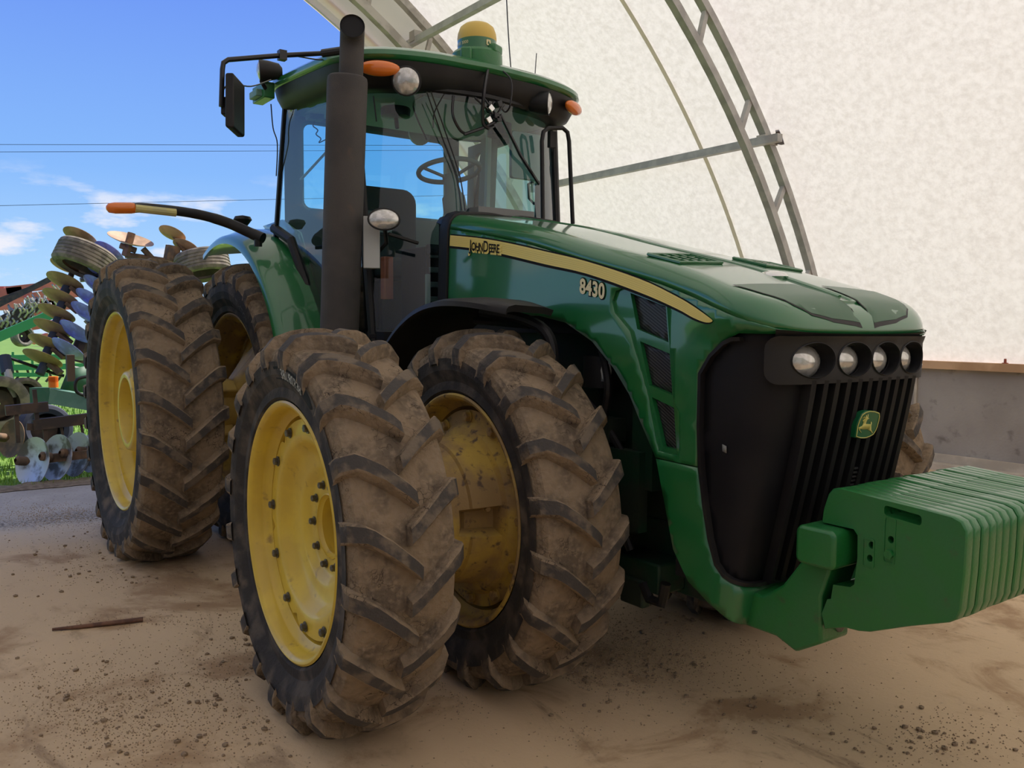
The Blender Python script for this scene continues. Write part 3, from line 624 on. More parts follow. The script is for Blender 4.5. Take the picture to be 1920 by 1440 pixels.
o=lamp('work_lamp',(-1.0,-.756,2.113),(.85,-.5,.05),.085,.07); o.scale=(1,1,.68); o.location=(0,0,2.113*.32)
mb=MB(); mb.tube([(-1.0,-.756,2.10),(-1.08,-.70,2.0),(-1.2,-.70,1.95)],.012,BK,6); mb.tube([(-1.02,-.72,2.04),(-1.0,-.55,2.0)],.01,BK,6); mb.build('lamp_stalk',TR)
mb=MB(); mb.tube([(-2.22,-.98,3.07),(-2.25,-.94,3.03)],.014,BK,6); mb.box((-2.36,-.915,3.03),(.22,.07,.10),GW); mb.box((-2.36,-.96,3.015),(.14,.05,.045),PG); mb.build('lamp_bracket',TR,bevel=.006)
for s,p in((-1,(-1.165,-.695,2.945)),(1,(-1.185,.690,2.945))):
    mb=MB(); q=Matrix.Rotation(R(28*s),3,'Z'); mb.sphere(p,(.035,.115,.042),AMB,24,rot=q); mb.build('marker_lamp',TR)
# gps dome
g=Vector((-1.26,.0,3.065))
mb=MB(); mb.lathe([(.10,.0),(.135,.005),(.14,.03),(.138,.085),(.128,.10),(.112,.105),(.001,.105)],GW,'z',36,c=g); 
mb.lathe([(.104,.10),(.106,.16),(.10,.163)],G,'z',36,c=g); gp=mb.build('position_receiver',TR,smooth=30); gp.scale=(1.1,)*3; gp.location=g*(-.1)
mb=MB(); mb.lathe([(.106,.16),(.107,.175),(.104,.20),(.092,.232),(.07,.250),(.035,.260),(.001,.262)],YDOME,'z',36,c=g); mb.build('receiver_dome',gp,smooth=60)
mb=MB(); mb.box(g+Vector((.06,-.105,.055)),(.09,.06,.075),GW,Matrix.Rotation(R(-35),3,'Z')); mb.build('receiver_latch',gp,bevel=.012); mb=MB(); mb.box(g+Vector((.10,.05,.105)),(.05,.09,.05),GW,Matrix.Rotation(R(25),3,'Z')); mb.build('receiver_clip',gp,bevel=.012)
def cyl(c,r,a0,z0):
    return lambda x,y:(c.x+r*math.cos(a0+x/r),c.y+r*math.sin(a0+x/r),c.z+z0+y)
text_mb('STARFIRE 3000',.023,CR,cyl(g,.1075,R(-98),.133)).build('lettering',gp,smooth=0)
mb=MB(); mb.panel(rrect(-.014,.014,.118,.148,.006,3),[],lambda x,y:cyl(g,.1085,R(2),0)(x,y),CR,.1,False); mb.panel([(-.008,-.006),(.008,-.008),(.004,.0),(-.002,.010),(-.004,0)],[],lambda x,y:cyl(g,.1095,R(2),.133)(x,y),BGR,.1,False); mb.build('emblem',gp,smooth=0)
# cables, wiper, antennas, handrail, mirror
def cable(P,r=.006,name='cable',m=BKS,par=TR): mb=MB(); mb.tube(P,r,m,6,smooth=6); return mb.build(name,par)
X=-1.06
cable([at(917,118,0,-1.14),at(908,170,0,X+.01),at(905,225,0,X-.02),at(915,240,0,X-.02),at(925,236,0,-1.1)],.011)
cable([at(930,124,0,-1.14),at(958,150,0,X),at(957,195,0,X),at(948,210,0,-1.1),at(938,200,0,-1.1)],.005)
cable([at(850,180,0,-1.12),at(849,215,0,-1.10),at(862,243,0,-1.10),at(875,252,0,-1.1)],.008)
cable([at(836,172,0,-1.2),at(815,210,0,-1.2),at(812,240,0,-1.22)],.004); cable([at(700,180,0,-1.3),at(706,228,0,-1.3)],.004)
cable([(-1.3,-.35,2.88),at(775,200,0,-1.5),at(800,262,0,-1.6)],.005)
cable([at(800,172,0,-1.14),at(830,260,0,-1.14),at(855,330,0,-1.12),at(866,395,0,-1.08)],.004); cable([at(808,172,0,-1.14),at(836,250,0,-1.14),at(862,330,0,-1.12),at(872,395,0,-1.08)],.004)
mb=MB(); mb.tube([at(938,215,0,-1.10),at(975,290,0,-1.13),at(1010,345,0,-1.2)],.011,BKS,6); mb.tube([at(870,252,0,-1.10),at(905,240,0,-1.09),at(930,228,0,-1.08)],.009,BKS,6)
wp=mb.build('wiper_arm',TR); mb=MB()
for dx,dy in((0,0),(-10,-14),(6,-22),(-14,8),(4,6)): mb.box(at(928+dx,218+dy,0,-1.08),(.05,.035,.035),CH if dx<0 else BKS,Matrix.Rotation(R(dx*4),3,'X'))
for a,b in(((908,185),(935,222)),((926,190),(916,225)),((890,183),(925,215)),((945,195),(925,225))): mb.tube([at(*a,0,-1.10),at(*b,0,-1.07)],.008,BKS,6)
mb.build('wiper_motor_linkage',wp,bevel=.004)
cable([at(958,130,0,-1.6),at(953,60,0,-1.6),at(947,-60,0,-1.6)],.004,'whip_antenna'); cable([at(1003,142,0,-1.5),at(1006,100,0,-1.5)],.003,'short_antenna')
mb=MB(); mb.tube([at(1018,418,0,-1.13),at(1016,265,0,-1.13),at(1019,247,0,-1.13),at(1028,240,0,-1.13),at(1055,240,0,-1.13),at(1064,248,0,-1.13),at(1067,265,0,-1.13),at(1074,420,0,-1.13)],.0135,BK,8); 
mb.box(at(1035,262,0,-1.2),(.03,.05,.10),BK); mb.build('handrail',TR,smooth=50)
mb=MB(); mb.tube([at(1000,340,1,.72),at(991,345,1,.72),at(992,372,1,.72),at(1001,382,1,.72),at(1010,376,1,.72)],.01,INT,6); mb.build('door_handle',TR)
x=-1.35
mb=MB(); mb.tube([at(660,92,0,-1.2),at(605,100,0,x)],.022,BKS,10); mb.tube([at(605,100,0,x),at(525,104,0,x),at(428,112,0,x),at(419,118,0,x),at(417,130,0,x),at(415,200,0,x)],.013,BKS,10); mb.box(at(529,104,0,x),(.04,.04,.05),BKS); ma=mb.build('mirror_arm',TR)
c=(at(441,199,0,x)); Qm=Matrix((tuple(rt),tuple(fw),tuple(rt.cross(fw)))).transposed()
mb=MB(); q=Matrix.Rotation(R(4),3,'Y')
mb.prism(rrect(-.022,.022,-.135,.140,.012,3),-.09,.09,BK,'xz'); mb.v=[tuple(c+Qm@Vector(p)) for p in mb.v]; mb.box(c+Qm@Vector((-.04,0,-.005)),(.05,.06,.09),BK,Qm)
mb.build('mirror_head',ma,bevel=.006)
cable([at(417,172,0,x),at(432,156,0,x),at(470,162,0,-1.6),at(508,150,0,-1.9)],.004); cable([at(560,106,0,x),at(600,112,0,-1.5),at(622,108,0,-1.5)],.004)
cable([at(508,195,1,-.86),at(512,240,1,-.84),at(520,270,1,-.82),at(518,330,1,-.8)],.004)
mb=MB()
for k in range(12): pass
P=[at(587+1.2*k+3*math.cos(k*1.3),228+3.3*k,0,-2.3) for k in range(13)]; mb.tube(P+[at(610,262,0,-2.3)],.004,BKS,6,smooth=3); mb.build('coiled_cord',TR)
mb=MB(); mb.box(at(590,208,0,-2.3),(.08,.10,.12),INT); mb.tube([at(563,338,0,-2.4),at(612,285,0,-2.4)],.010,INL,6); mb.build('radio_handset',TR,bevel=.01)
# rear fenders
for s in(-1,1):
    mb=MB(); c=(-3.01,.969); rings=[]
    n=26
    for k in range(n+1):
        a=R(22+(112-22)*k/n); t=k/n
        w=.31*min(1,.55+.9*math.sin(min(1,t*1.6)*PI/2)) if False else .31
        Ro=1.215; Ri=1.245+.02*math.sin(t*PI)
        P=[]
        for y,r in((.70,Ri+.01),(.76,Ri),(.86,Ri-.003),(.95,Ro),(.985,Ro-.012),(1.005,Ro-.035),(1.008,Ro-.07),(.99,Ro-.072),(.97,Ro-.04),(.90,Ro-.025),(.70,Ri-.03)):
            P.append((c[0]+r*math.cos(a),s*y,c[1]+r*math.sin(a)))
        rings.append(P)
    mb.loft(rings,G); rf=mb.build('rear_fender',TR,smooth=40)
    mb=MB(); 
    mb.panel([(-1.86,1.46),(-1.70,1.46),(-1.93,1.55),(-2.12,1.86),(-2.32,2.16),(-2.62,2.27),(-3.0,2.26),(-2.7,2.1),(-2.3,1.9),(-2.02,1.6)],[],lambda x,z:(x,s*.705,z),G,.1); mb.build('fender_inner',rf,solid=.02)
    mb=MB(); xa=-2.42
    A=[(-2.32,.86,2.17),(-2.36,.93,2.20),(-2.42,1.10,2.262),(-2.46,1.30,2.31),(-2.48,1.50,2.335),(-2.49,1.62,2.335),(-2.49,1.68,2.333)]
    if s<0:
        A=[at(493,447,0,-2.30),at(470,437,0,-2.36),at(430,419,0,-2.42),at(385,405,0,-2.46),at(335,396,0,-2.48),at(275,390,0,-2.49),at(252,390,0,-2.49)]
        T_p=at(228,388,0,-2.49)
        mb.tube(A,[.036,.034,.033,.031,.030,.030,.030],BK,14,smooth=5); am=mb.build('marker_arm',TR,smooth=50)
        m2=MB(); m2.tube([at(254,390.5,0,-2.462),at(330,399,0,-2.452)],.024,LTY,10); m2.build('reflector_tape',am)
        m2=MB(); d=(A[-1]-A[-2]).normalized(); Qd=d.to_track_quat('Z','Y').to_matrix(); m2.lathe([(.031,-.0),(.034,.02),(.034,.11),(.028,.145),(.012,.158),(.001,.16)],AMB,'z',20,c=A[-1],rot=Qd); m2.build('marker_lamp',am,smooth=60)
        m2=MB(); m2.tube([at(484,462,0,-2.32),at(484,440,0,-2.32)],.025,BK,10); m2.lathe([(.001,.03),(.05,.02),(.06,0),(.03,-.04)],BK,'z',16,c=at(455,412,0,-2.60)); m2.build('arm_mount',am)
# front fenders
for s in(-1,1):
    c=(-.02,.756); mb=MB(); rings=[]
    for k in range(29):
        t=k/28; a=R(158-(158-76)*t); r=.905+.02*math.sin(t*PI); tp=1-.80*max(0,(t-.62)/.38)**2.6
        P=[]
        for y,q in((.55,r-.012),(.60,r),(.76,r+.008),(.92,r),(.962,r-.012),(.970,r-.034),(.952,r-.036),(.93,r-.026),(.76,r-.022),(.60,r-.03),(.56,r-.04)):
            yy=.76+(y-.76)*(tp if y>.76 else 1); P.append((c[0]+q*math.cos(a)*1.0,s*yy,c[1]+q*math.sin(a)))
        rings.append(P)
    mb.loft(rings,BK); ff=mb.build('front_fender',TR,smooth=45)
    mb=MB(); mb.tube([(-.12,s*.72,1.62),(.06,s*.60,1.58),(.17,s*.55,1.50),(.19,s*.54,1.3),(.16,s*.5,.95)],.026,BK,10,smooth=4); mb.tube([(-.35,s*.6,1.58),(.06,s*.58,1.56)],.02,BK,8); mb.build('fender_bracket',ff)
# ---------------------------------------------------------------- wheels (local axis y, outer face towards -y)
def tyre(Ro,zc_,hw,n,h,rb,rw,pw=.056,rise=.165,arc=.155):
    rc=Ro-h; mb=MB()
    prof=[(rb,-rw),(rb+.012,-rw-.012),(rb+.05,-hw*.93),(rb+.10,-hw*1.06),(rb+.15,-hw*1.10),(rc-.085,-hw*1.07),(rc-.05,-hw*1.03),(rc-.03,-hw*.97),(rc-.014,-hw*.80),(rc-.004,-hw*.4),(rc,0)]
    prof=prof+[(r,-y) for r,y in prof[::-1][1:]]
    seg=n*6; m0=len(prof)
    def rfn(r,y,a): return r
    for i in range(len(prof)-1):
        m=MUD if abs((prof[i][1]+prof[i+1][1])/2)<hw*1.06 and (prof[i][0]+prof[i+1][0])/2>rc-.10 else RB
        mb.lathe([prof[i],prof[i+1]],m,'y',seg)
    def surf(y,hh):
        ay=abs(y)
        if ay<=hw: 
            r=rc-.034*(ay/hw)**3; return r+hh,y
        e=ay-hw; r=rc-.034-e*1.0; return r+hh*.4,math.copysign(hw+hh*.5+min(e,.05)*.45,y)
    rnd=random.Random(3)
    for sd in(-1,1):
        for k in range(n):
            a0=2*PI*(k+(.5 if sd>0 else 0))/n; rings=[];top=[];w0=pw*rnd.uniform(.94,1.06)
            for j in range(11):
                t=j/10; y=sd*(-.018+(hw+.062+.018)*t); ay=abs(y)
                tt=min(1,max(0,(y*sd+.018)/(hw+.018))); off=arc*(1-(1-tt)**1.18)/Ro; w=w0*(1+.18*tt)
                hh=h*(1 if j>0 else .86); 
                if ay>hw: hh=h*max(.25,1-(ay-hw)/.075)
                if j==10: hh=.002
                a=a0+off; rr,yy=surf(y,0); rt_,yt=surf(y,hh); rt2,yt2=surf(y,hh*.85)
                def P(r,y_,da,jj=0): q=a+da/r; return (r*math.cos(q),y_+jj,r*math.sin(q))
                b=-.012
                rings.append([P(rr+b,yy,-w*.60),P(rt2,yt2,-w*.50),P(rt_,yt,-w*.40),P(rt_,yt,w*.40),P(rt2,yt2,w*.50),P(rr+b,yy,w*.60)])
            base=len(mb.v); nn=6; vs=[p for r_ in rings for p in r_]; fs=[];ms=[]
            vs=[(x+rnd.uniform(-.0018,.0018),y,z+rnd.uniform(-.0018,.0018)) for x,y,z in vs]
            ft=[];fsd=[]
            for i in range(10):
                for q in range(5):
                    (ft if q==2 else fsd).append((i*nn+q,i*nn+q+1,(i+1)*nn+q+1,(i+1)*nn+q))
            fsd.append(tuple(range(6))[::-1])
            mb.add(vs,fsd if sd else fsd,MUD); b2=len(mb.v)-len(vs)
            mi=mb.mi(LUG)
            for f in ft: mb.f.append([b2+q for q in f]); mb.m.append(mi)
    flat=-zc_
    mb.v=[(x,y*(1+.05*max(0,(-z-zc_*.75))/(.25*zc_)),max(z,flat+.0+ (.001*(z-flat) if z<flat else 0))) for x,y,z in mb.v]
    return mb
def rimprof(rf_,w,well):
    a=[(rf_-.004,-w+.006),(rf_+.002,-w),(rf_-.006,-w-.006),(rf_-.018,-w-.002),(rf_-.026,-w+.012),(rf_-.030,-w+.05),(rf_-.036,-w+.07),(rf_-.058,-w+.085),(rf_-.062,-w+.13),(rf_-well,-w+.155),(rf_-well-.002,0)]
    return a+[(r,-y) for r,y in a[::-1][1:]]
def bolt(mb,p,d,r=.014,h=.018,m=BOLT):
    q=Vector(d).normalized().to_track_quat('Z','Y').to_matrix(); mb.lathe([(r,0),(r,h),(r*.75,h+.003),(.001,h+.003)],m,'z',6,c=p,rot=q); mb.lathe([(r*1.35,0),(r*1.35,.004),(.001,.004)],m,'z',10,c=p,rot=q)
ftm=tyre(.785,.756,.182,20,.052,.508,.160); rtm=tyre(1.02,.969,.225,24,.052,.663,.192,pw=.068,arc=.185)
def sidetext(mb_,txt,size,r,y,ang,m,flat=True,squeeze=1):
    f=lambda x,yy:((r+yy)*math.cos(ang-x/r),y(r+yy) if callable(y) else y,(r+yy)*math.sin(ang-x/r))
    t=text_mb(txt,size,m,f,bold=.0008,squeeze=squeeze); return t
def yside(hw,rb,rc):
    def f(r):
        P=[(rb+.012,.95*hw),(rb+.05,hw*.93),(rb+.10,hw*1.06),(rb+.15,hw*1.10),(rc-.085,hw*1.07)]
        return -(lerp(P,r)+.0022)
    return f
def bolts(par,name,lst,r,h,m=BOLT):
    mb=MB(); bolt(mb,(0,0,0),(0,-1,0),r,h,m); o=mb.build(name,par,smooth=30); o.location=lst[0]
    for p in lst[1:]: c=o.copy(); COL.objects.link(c); c.location=p
tyf=None;tyr=None
# front outer
root=lambda name:empty(name)
rm=MB(); rm.lathe(rimprof(.505,.165,.075),Y,'y',96)
rimo=rm.build('outer_front_rim',None,smooth=50)
dm=MB(); dm.lathe([(.428,-.060),(.430,-.083),(.375,-.086),(.350,-.083),(.335,-.070),(.315,-.045),(.29,-.030),(.25,-.022),(.225,-.018),(.205,.002),(.185,.009),(.132,.009),(.130,.004),(.124,.002),(.122,.010),(.112,.02),(.108,.12),(.001,.125)],Y,'y',144,rf=lambda q,h,a:q-(.030*max(0,math.cos(12*(a-R(9.5))))**6*(1 if int((math.degrees(a)-9.5+15)%360//30)%2==0 else .0) if q>.42 else 0))
disc=dm.build('wheel_disc',rimo,smooth=40)
ring=lambda n,r,y,a0:[(r*math.cos(R(a0+360/n*k)),y,r*math.sin(R(a0+360/n*k))) for k in range(n)]
bolts(rimo,'rim_bolt',ring(12,.400,-.087,-3.7),.016,.017); bolts(rimo,'hub_bolt',ring(10,.166,.008,4),.0135,.020)
ty=ftm.build('tyre',rimo,smooth=32); ftmesh=ty.data
ys=yside(.182,.508,.741)
tb=MB(); tb.panel([(R(94),.590),(R(94),.638),(R(76),.645),(R(58),.645),(R(54),.625),(R(58),.590),(R(76),.590)],[],lambda a,r:(r*math.cos(a),ys(r)+.001,r*math.sin(a)),BLD,.04); tb.build('label_band',rimo,smooth=60)
sidetext(None,'380/80R38',.056,.613,lambda r:ys(r)-.001,R(76),LIN,squeeze=.92).build('size_lettering',rimo,smooth=0)
rimo.parent=TR
FOy=-1.511; wz=.756; st=-.032
def place(o,x,y,z,steer=0,flip=False):
    o.location=(x,y,z); o.rotation_euler=(0,0,steer); o.scale=(1,-1,1) if flip else (1,1,1)
place(rimo,-.02,FOy,wz,st)
# front inner
rm=MB(); rm.lathe(rimprof(.505,.165,.075),YD,'y',96); rimi=rm.build('inner_front_rim',TR,smooth=50)
def notch(q,h,a):
    d=math.degrees(a)
    if d>180:d-=360
    return q-.075 if -8<d<12 and -.26<h<-.125 and .2<q<.34 else q
dm=MB(); dm.lathe([(.428,-.055),(.430,-.085),(.378,-.088),(.368,-.098),(.355,-.122),(.338,-.124),(.325,-.128),(.318,-.150),(.312,-.20),(.300,-.252),(.286,-.258),(.27,-.30),(.26,-.40),(.25,-.55),(.245,-.66),(.001,-.665)],YD,'y',144,rf=notch); d2=dm.build('hub_bell',rimi,smooth=35)
bolts(rimi,'rim_bolt',ring(12,.400,-.088,62.2),.022,.022,YD)
bm=MB(); bolt(bm,(.262,-.17,.055),(1,-.3,0),.013,.03,YD); bm.build('notch_bolt',rimi,smooth=30)
t2=bpy.data.objects.new('tyre',ftmesh); COL.objects.link(t2); t2.parent=rimi; sidetext(None,'AGRA',.045,.655,ys,R(64),RB).build('raised_lettering',rimi,smooth=0)
place(rimi,-.0,-.762,wz,st)
# rear outer
rm=MB(); rm.lathe(rimprof(.662,.190,.085),Y,'y',96); rro=rm.build('outer_rear_rim',TR,smooth=50)
dm=MB(); dm.lathe([(.575,.10),(.56,.13),(.50,.14),(.44,.12),(.36,.04),(.30,-.04),(.278,-.10),(.262,-.138),(.250,-.145),(.238,-.146),(.222,-.144),(.214,-.130),(.210,.05),(.205,.12),(.001,.125)],Y,'y',96); dd_=dm.build('wheel_hub',rro,smooth=40)
bm=MB(); a=R(62); bm.box((.27*math.cos(a),-.085,.27*math.sin(a)),(.06,.09,.12),YC,Matrix.Rotation(-a,3,'Y')); bm.build('hub_lug',rro,bevel=.012)
bm=MB(); bm.box((.50,-.02,-.38),(.03,.012,.05),BK); bm.build('valve_stem',rro)
tr_=rtm.build('tyre',rro,smooth=32); rtmesh=tr_.data
place(rro,-3.01,-1.511,.969)
# rear inner with cast centre
rm=MB(); rm.lathe(rimprof(.662,.190,.085),YD,'y',96); rri=rm.build('inner_rear_rim',TR,smooth=50)
def conef(r0,y0,r1,y1): return lambda a,r:(r*math.cos(a),y0+(y1-y0)*((r0-r)/(r0-r1))**1.3 if r<r0 else y0,r*math.sin(a))
fc=conef(.575,.05,.16,-.22)
dm=MB(); H=[]
for k in range(8): a=45*k+12; H.append(ell(R(a),.43,.17,.048,16))
for i,h_ in enumerate(H): 
    a0=R(45*i+12)-R(22.5); a1=a0+R(45)
    dm.panel([(a0,.16),(a0,.578),((a0+a1)/2,.578),(a1,.578),(a1,.16)],[h_],fc,YC,.045)
cc=dm.build('cast_centre',rri,smooth=40,solid=-.035)
dm=MB(); dm.lathe([(.19,-.18),(.20,-.30),(.17,-.34),(.08,-.34),(.075,-.60)],YC,'y',40)
for k in range(4):
    a=R(45+90*k-8); dm.box((.21*math.cos(a),-.27,.21*math.sin(a)),(.13,.12,.10),YC,Matrix.Rotation(-a,3,'Y'),taper=.8)
dm.build('axle_wedge',rri,bevel=.015)
bolts(rri,'wheel_bolt',ring(10,.55,.045,8),.02,.03)
t3=bpy.data.objects.new('tyre',rtmesh); COL.objects.link(t3); t3.parent=rri
yr=yside(.225,.663,.972)
for tx,rr_,a in(('TRACTION',.80,58),('RADIAL',.745,54)): sidetext(None,tx,.052,rr_,yr,R(a),LIN if False else mat('worn_lettering',(.13,.12,.115),.8),squeeze=1).build('raised_lettering',rri,smooth=0)
place(rri,-3.01,-.762,.969)
for src,x,y,z,sv in((rimo,-.02,-FOy,wz,st),(rimi,0,.762,wz,st),(rro,-3.01,1.511,.969,0),(rri,-3.01,.762,.969,0)):
    c_=copy_tree(src,TR); place(c_,x,y,z,sv,True)
# ---------------------------------------------------------------- building
YC0,ZC0,RF=-2.8,-2.2,9.93
def arc(a,r): return (YC0+r*math.cos(R(a)),ZC0+r*math.sin(R(a)))
mb=MB(); xs=[-7.62,-7.4]+[-5.3+2.15*k for k in range(13)]
mb.loft([[(x,)+arc(19.8+(160.4-19.8)*k/90,RF+.015*math.sin(x*1.4)) for k in range(91)] for x in xs],FAB,False,False); mb.build('ceiling',None,smooth=60,kind='structure')
mb=MB(); mb.loft([[(-4.15+d,)+arc(19.8+140.6*k/90,RF-.012) for k in range(91)] for d in(-.03,.03)],cloth('seam_tape',(.40,.37,.28),(.27,.25,.20)),False,False); mb.build('trim_1',None,smooth=60,kind='structure')
FAB2=cloth('end_fabric',(.44,.37,.30),(.40,.33,.265))
mb=MB(); mb.loft([[(-7.62,)+arc(19.8+140.6*k/70,r) for k in range(71)] for r in(9.03,9.42,9.93)],FAB2,False,False)
mb.loft([[(x,)+arc(19.8+140.6*k/70,9.03) for k in range(71)] for x in(-7.62,-7.68)],FAB2,False,False)
mb.build('wall_back',None,smooth=40,kind='structure')
mb=MB(); mb.panel([(-12.1,0),(6.5,0)]+[arc(19.8+140.6*k/40,RF) for k in range(41)],[],lambda y,z:(20.5,y,z),FAB,1.5); mb.build('wall_front',None,smooth=0,kind='structure')
def arcbar(mb,x,r,w,m,a0=19.8,a1=160.2,n=56):
    rings=[]
    for k in range(n+1):
        a=a0+(a1-a0)*k/n; P=[]
        for dx,dr in((-w/2,-w/2),(w/2,-w/2),(w/2,w/2),(-w/2,w/2)): P.append((x+dx,)+arc(a,r+dr))
        rings.append(P)
    mb.loft(rings,m); return mb
def truss(x,m,label,ro=9.86,ri=9.50,w=.085):
    t=empty('arched_truss',(x,0,0),label=label,cat='truss'); t.location=(x,0,0)
    mb=MB(); arcbar(mb,0,ro,w,m); mb.build('outer_chord',t,smooth=0)
    mb=MB(); arcbar(mb,0,ri,w,m); mb.build('inner_chord',t,smooth=0)
    for k in range(-3,19):
        a=45.7-6.3*(-k) if False else 26.8+6.3*(k)
        if a<21 or a>159: continue
        if not(20<a<75): 
            continue
        mb=MB(); p=arc(a-1.2,ri);q=arc(a,ro); mb.bar((0,)+p,(0,)+q,.055,.055,m,upv=(1,0,0)); mb.build('strut',t,smooth=0)
    return t
truss(-3.15,STL,'grey steel ladder-like arched truss rising behind the tractor hood')
truss(-7.45,STW,'pale weathered arched truss at the open end above the cab roof',ro=9.9,ri=9.42,w=.11)
mb=MB(); arcbar(mb,-7.66,9.22,.05,STL); mb.build('trim_2',None,smooth=0,kind='structure')
for (y,z),x0,x1,lb in(((5.03,3.62),-7.45,-2.9,'lower grey square tube purlin running from the truss behind the cab'),((3.03,5.44),-7.9,2.0,'upper grey square tube purlin slanting above the position receiver')):
    t=empty('purlin',((x0+x1)/2,y,z),label=lb,cat='beam'); mb=MB(); mb.bar(((x0-x1)/2,0,0),((x1-x0)/2,0,0),.085,.085,STL); mb.build('tube',t,smooth=0)
    mb=MB(); 
    if x1<0: mb.box((-3.15-(x0+x1)/2,.10,.02),(.12,.22,.10),STW); mb.box((-3.05-(x0+x1)/2,.2,.06),(.05,.10,.16),DF)
    else: mb.box((-7.45-(x0+x1)/2,.02,.06),(.14,.14,.14),STW)
    mb.build('bracket',t,smooth=0)
# walls, floor
YW=6.5
mb=MB(); mb.box((6.4,YW+.1,.55),(28.2,.2,1.10),CON); mb.build('wall_right',None,smooth=0,kind='structure')
mb=MB(); mb.box((6.4,-12.2,.55),(28.2,.2,1.10),CON); mb.build('wall_left',None,smooth=0,kind='structure')
mb=MB(); mb.box((6.4,YW+.03,1.145),(28.2,.24,.085),LUM); mb.build('trim_3',None,smooth=0,kind='structure')
mb=MB(); mb.box((1.1,YW-.03,.115),(17.6,.06,.09),LMG); mb.box((1.1,YW-.10,.035),(17.6,.20,.07),LMG)
for x in(-2.07,.37,2.8): mb.box((x,YW-.006,.60),(.03,.012,.86),LMG)
mb.build('trim_4',None,smooth=0,kind='structure')
p=at(1885,672,1,YW-.03); mb=MB(); mb.lathe([(.001,.05),(.012,.05),(.014,.01),(.03,.008),(.03,0),(.001,0)],mat('red_rust',(.35,.10,.06),.7),'z',12,c=(p.x,p.y,1.1876)); tag(mb.build('anchor_bolt'),'small reddish anchor bolt standing on the pine plank of the right wall','bolt')
def floor_mat():
    m=bpy.data.materials.new('dusty_concrete'); m.use_nodes=True; t=m.node_tree; b=t.nodes['Principled BSDF']; b.inputs['Roughness'].default_value=.85; b.inputs['Specular IOR Level'].default_value=.25
    tc=N(t,'ShaderNodeTexCoord'); sx=N(t,'ShaderNodeSeparateXYZ'); t.links.new(tc.outputs['Object'],sx.inputs[0])
    def nz(sc,det=8,ro=.6,dis=0,vec=None):
        n=N(t,'ShaderNodeTexNoise'); n.inputs['Scale'].default_value=sc; n.inputs['Detail'].default_value=det; n.inputs['Roughness'].default_value=ro; n.inputs['Distortion'].default_value=dis; t.links.new(vec or tc.outputs['Object'],n.inputs['Vector']); return n.outputs[0]
    def mr(i,a,b_,c=0,d=1):
        n=N(t,'ShaderNodeMapRange',interpolation_type='SMOOTHSTEP'); 
        for k,v in zip((1,2,3,4),(a,b_,c,d)): n.inputs[k].default_value=v
        t.links.new(i,n.inputs[0]); return n.outputs[0]
    def mix(f,a,c):
        n=N(t,'ShaderNodeMixRGB')
        if isinstance(f,float): n.inputs[0].default_value=f
        else: t.links.new(f,n.inputs[0])
        for k,v in((1,a),(2,c)):
            if isinstance(v,tuple): n.inputs[k].default_value=(*v,1)
            else: t.links.new(v,n.inputs[k])
        return n.outputs[0]
    def add(a,c,op='ADD'):
        n=N(t,'ShaderNodeMath',operation=op)
        for k,v in((0,a),(1,c)):
            if isinstance(v,(int,float)): n.inputs[k].default_value=v
            else: t.links.new(v,n.inputs[k])
        return n.outputs[0]
    warm=mix(mr(nz(.45,4),.35,.65),(.60,.445,.28),(.68,.50,.31))
    warm=mix(mr(nz(1.6,9,.65,.5),.50,.66),warm,(.40,.26,.145))          # drifted soil
    mp=N(t,'ShaderNodeMapping'); mp.inputs['Scale'].default_value=(.45,1.6,1); mp.inputs['Rotation'].default_value=(0,0,R(20)); t.links.new(tc.outputs['Object'],mp.inputs[0])
    warm=mix(mr(nz(2.2,10,.7,.6,mp.outputs[0]),.56,.72),warm,(.30,.205,.125))
    warm=mix(mr(nz(26,4,.6),.62,.75,0,.6),warm,(.22,.165,.12))
    cool=mix(mr(nz(.8,8,.6),.4,.62),(.44,.41,.39),(.36,.33,.31)); cool=mix(mr(nz(30,5,.7),.55,.7,0,.8),cool,(.19,.17,.16))
    xx=add(sx.outputs[0],add(nz(1.3,6,.6),.9,'MULTIPLY')); 
    c=mix(mr(xx,-4.1,-3.0),cool,warm); 
    # joint between the slabs with loose gravel
    j=mr(add(add(xx,3.95),0,'ADD'),-.25,0.0,0,1); j2=mr(add(xx,3.95),0,.3,1,0); c=mix(add(add(j,j2,'MULTIPLY'),mr(nz(38,3),.45,.6),'MULTIPLY'),c,(.13,.12,.11))
    # soil heaps dropped around the front wheels
    def blob(x,y,r1,r2,s=.8):
        dx=add(sx.outputs[0],-x); dy=add(sx.outputs[1],-y); d=add(add(dx,dx,'MULTIPLY'),add(dy,dy,'MULTIPLY')); d=N(t,'ShaderNodeMath',operation='SQRT'); return None
    t.links.new(c,b.inputs['Base Color'])
    bp=N(t,'ShaderNodeBump'); bp.inputs['Strength'].default_value=.5; bp.inputs['Distance'].default_value=.012; t.links.new(nz(30,10,.75),bp.inputs['Height']); t.links.new(bp.outputs[0],b.inputs['Normal']); return m
mb=MB(); mb.box((7.3,-2.8,-.10),(26.4,19.2,.20),floor_mat()); fl=mb.build('floor',None,smooth=0,kind='structure')
mb=MB(); n=40
mb.v=[];GR=mat('grass_ground',(.13,.25,.03),.9,col2=(.17,.29,.04),nscale=.9,bump=.6,bscale=12,col3=(.13,.12,.05),n3=.35,a3=(.58,.72))
mb.box((-70,-10,-.14),(128.1,260,.20),GR); mb.box((60,-10,-.36),(180,300,.2),GR); mb.build('ground',None,smooth=0,kind='structure')
SOIL=mat('loose_soil',(.15,.11,.075),.95,col2=(.22,.17,.12),nscale=18,bump=.6)
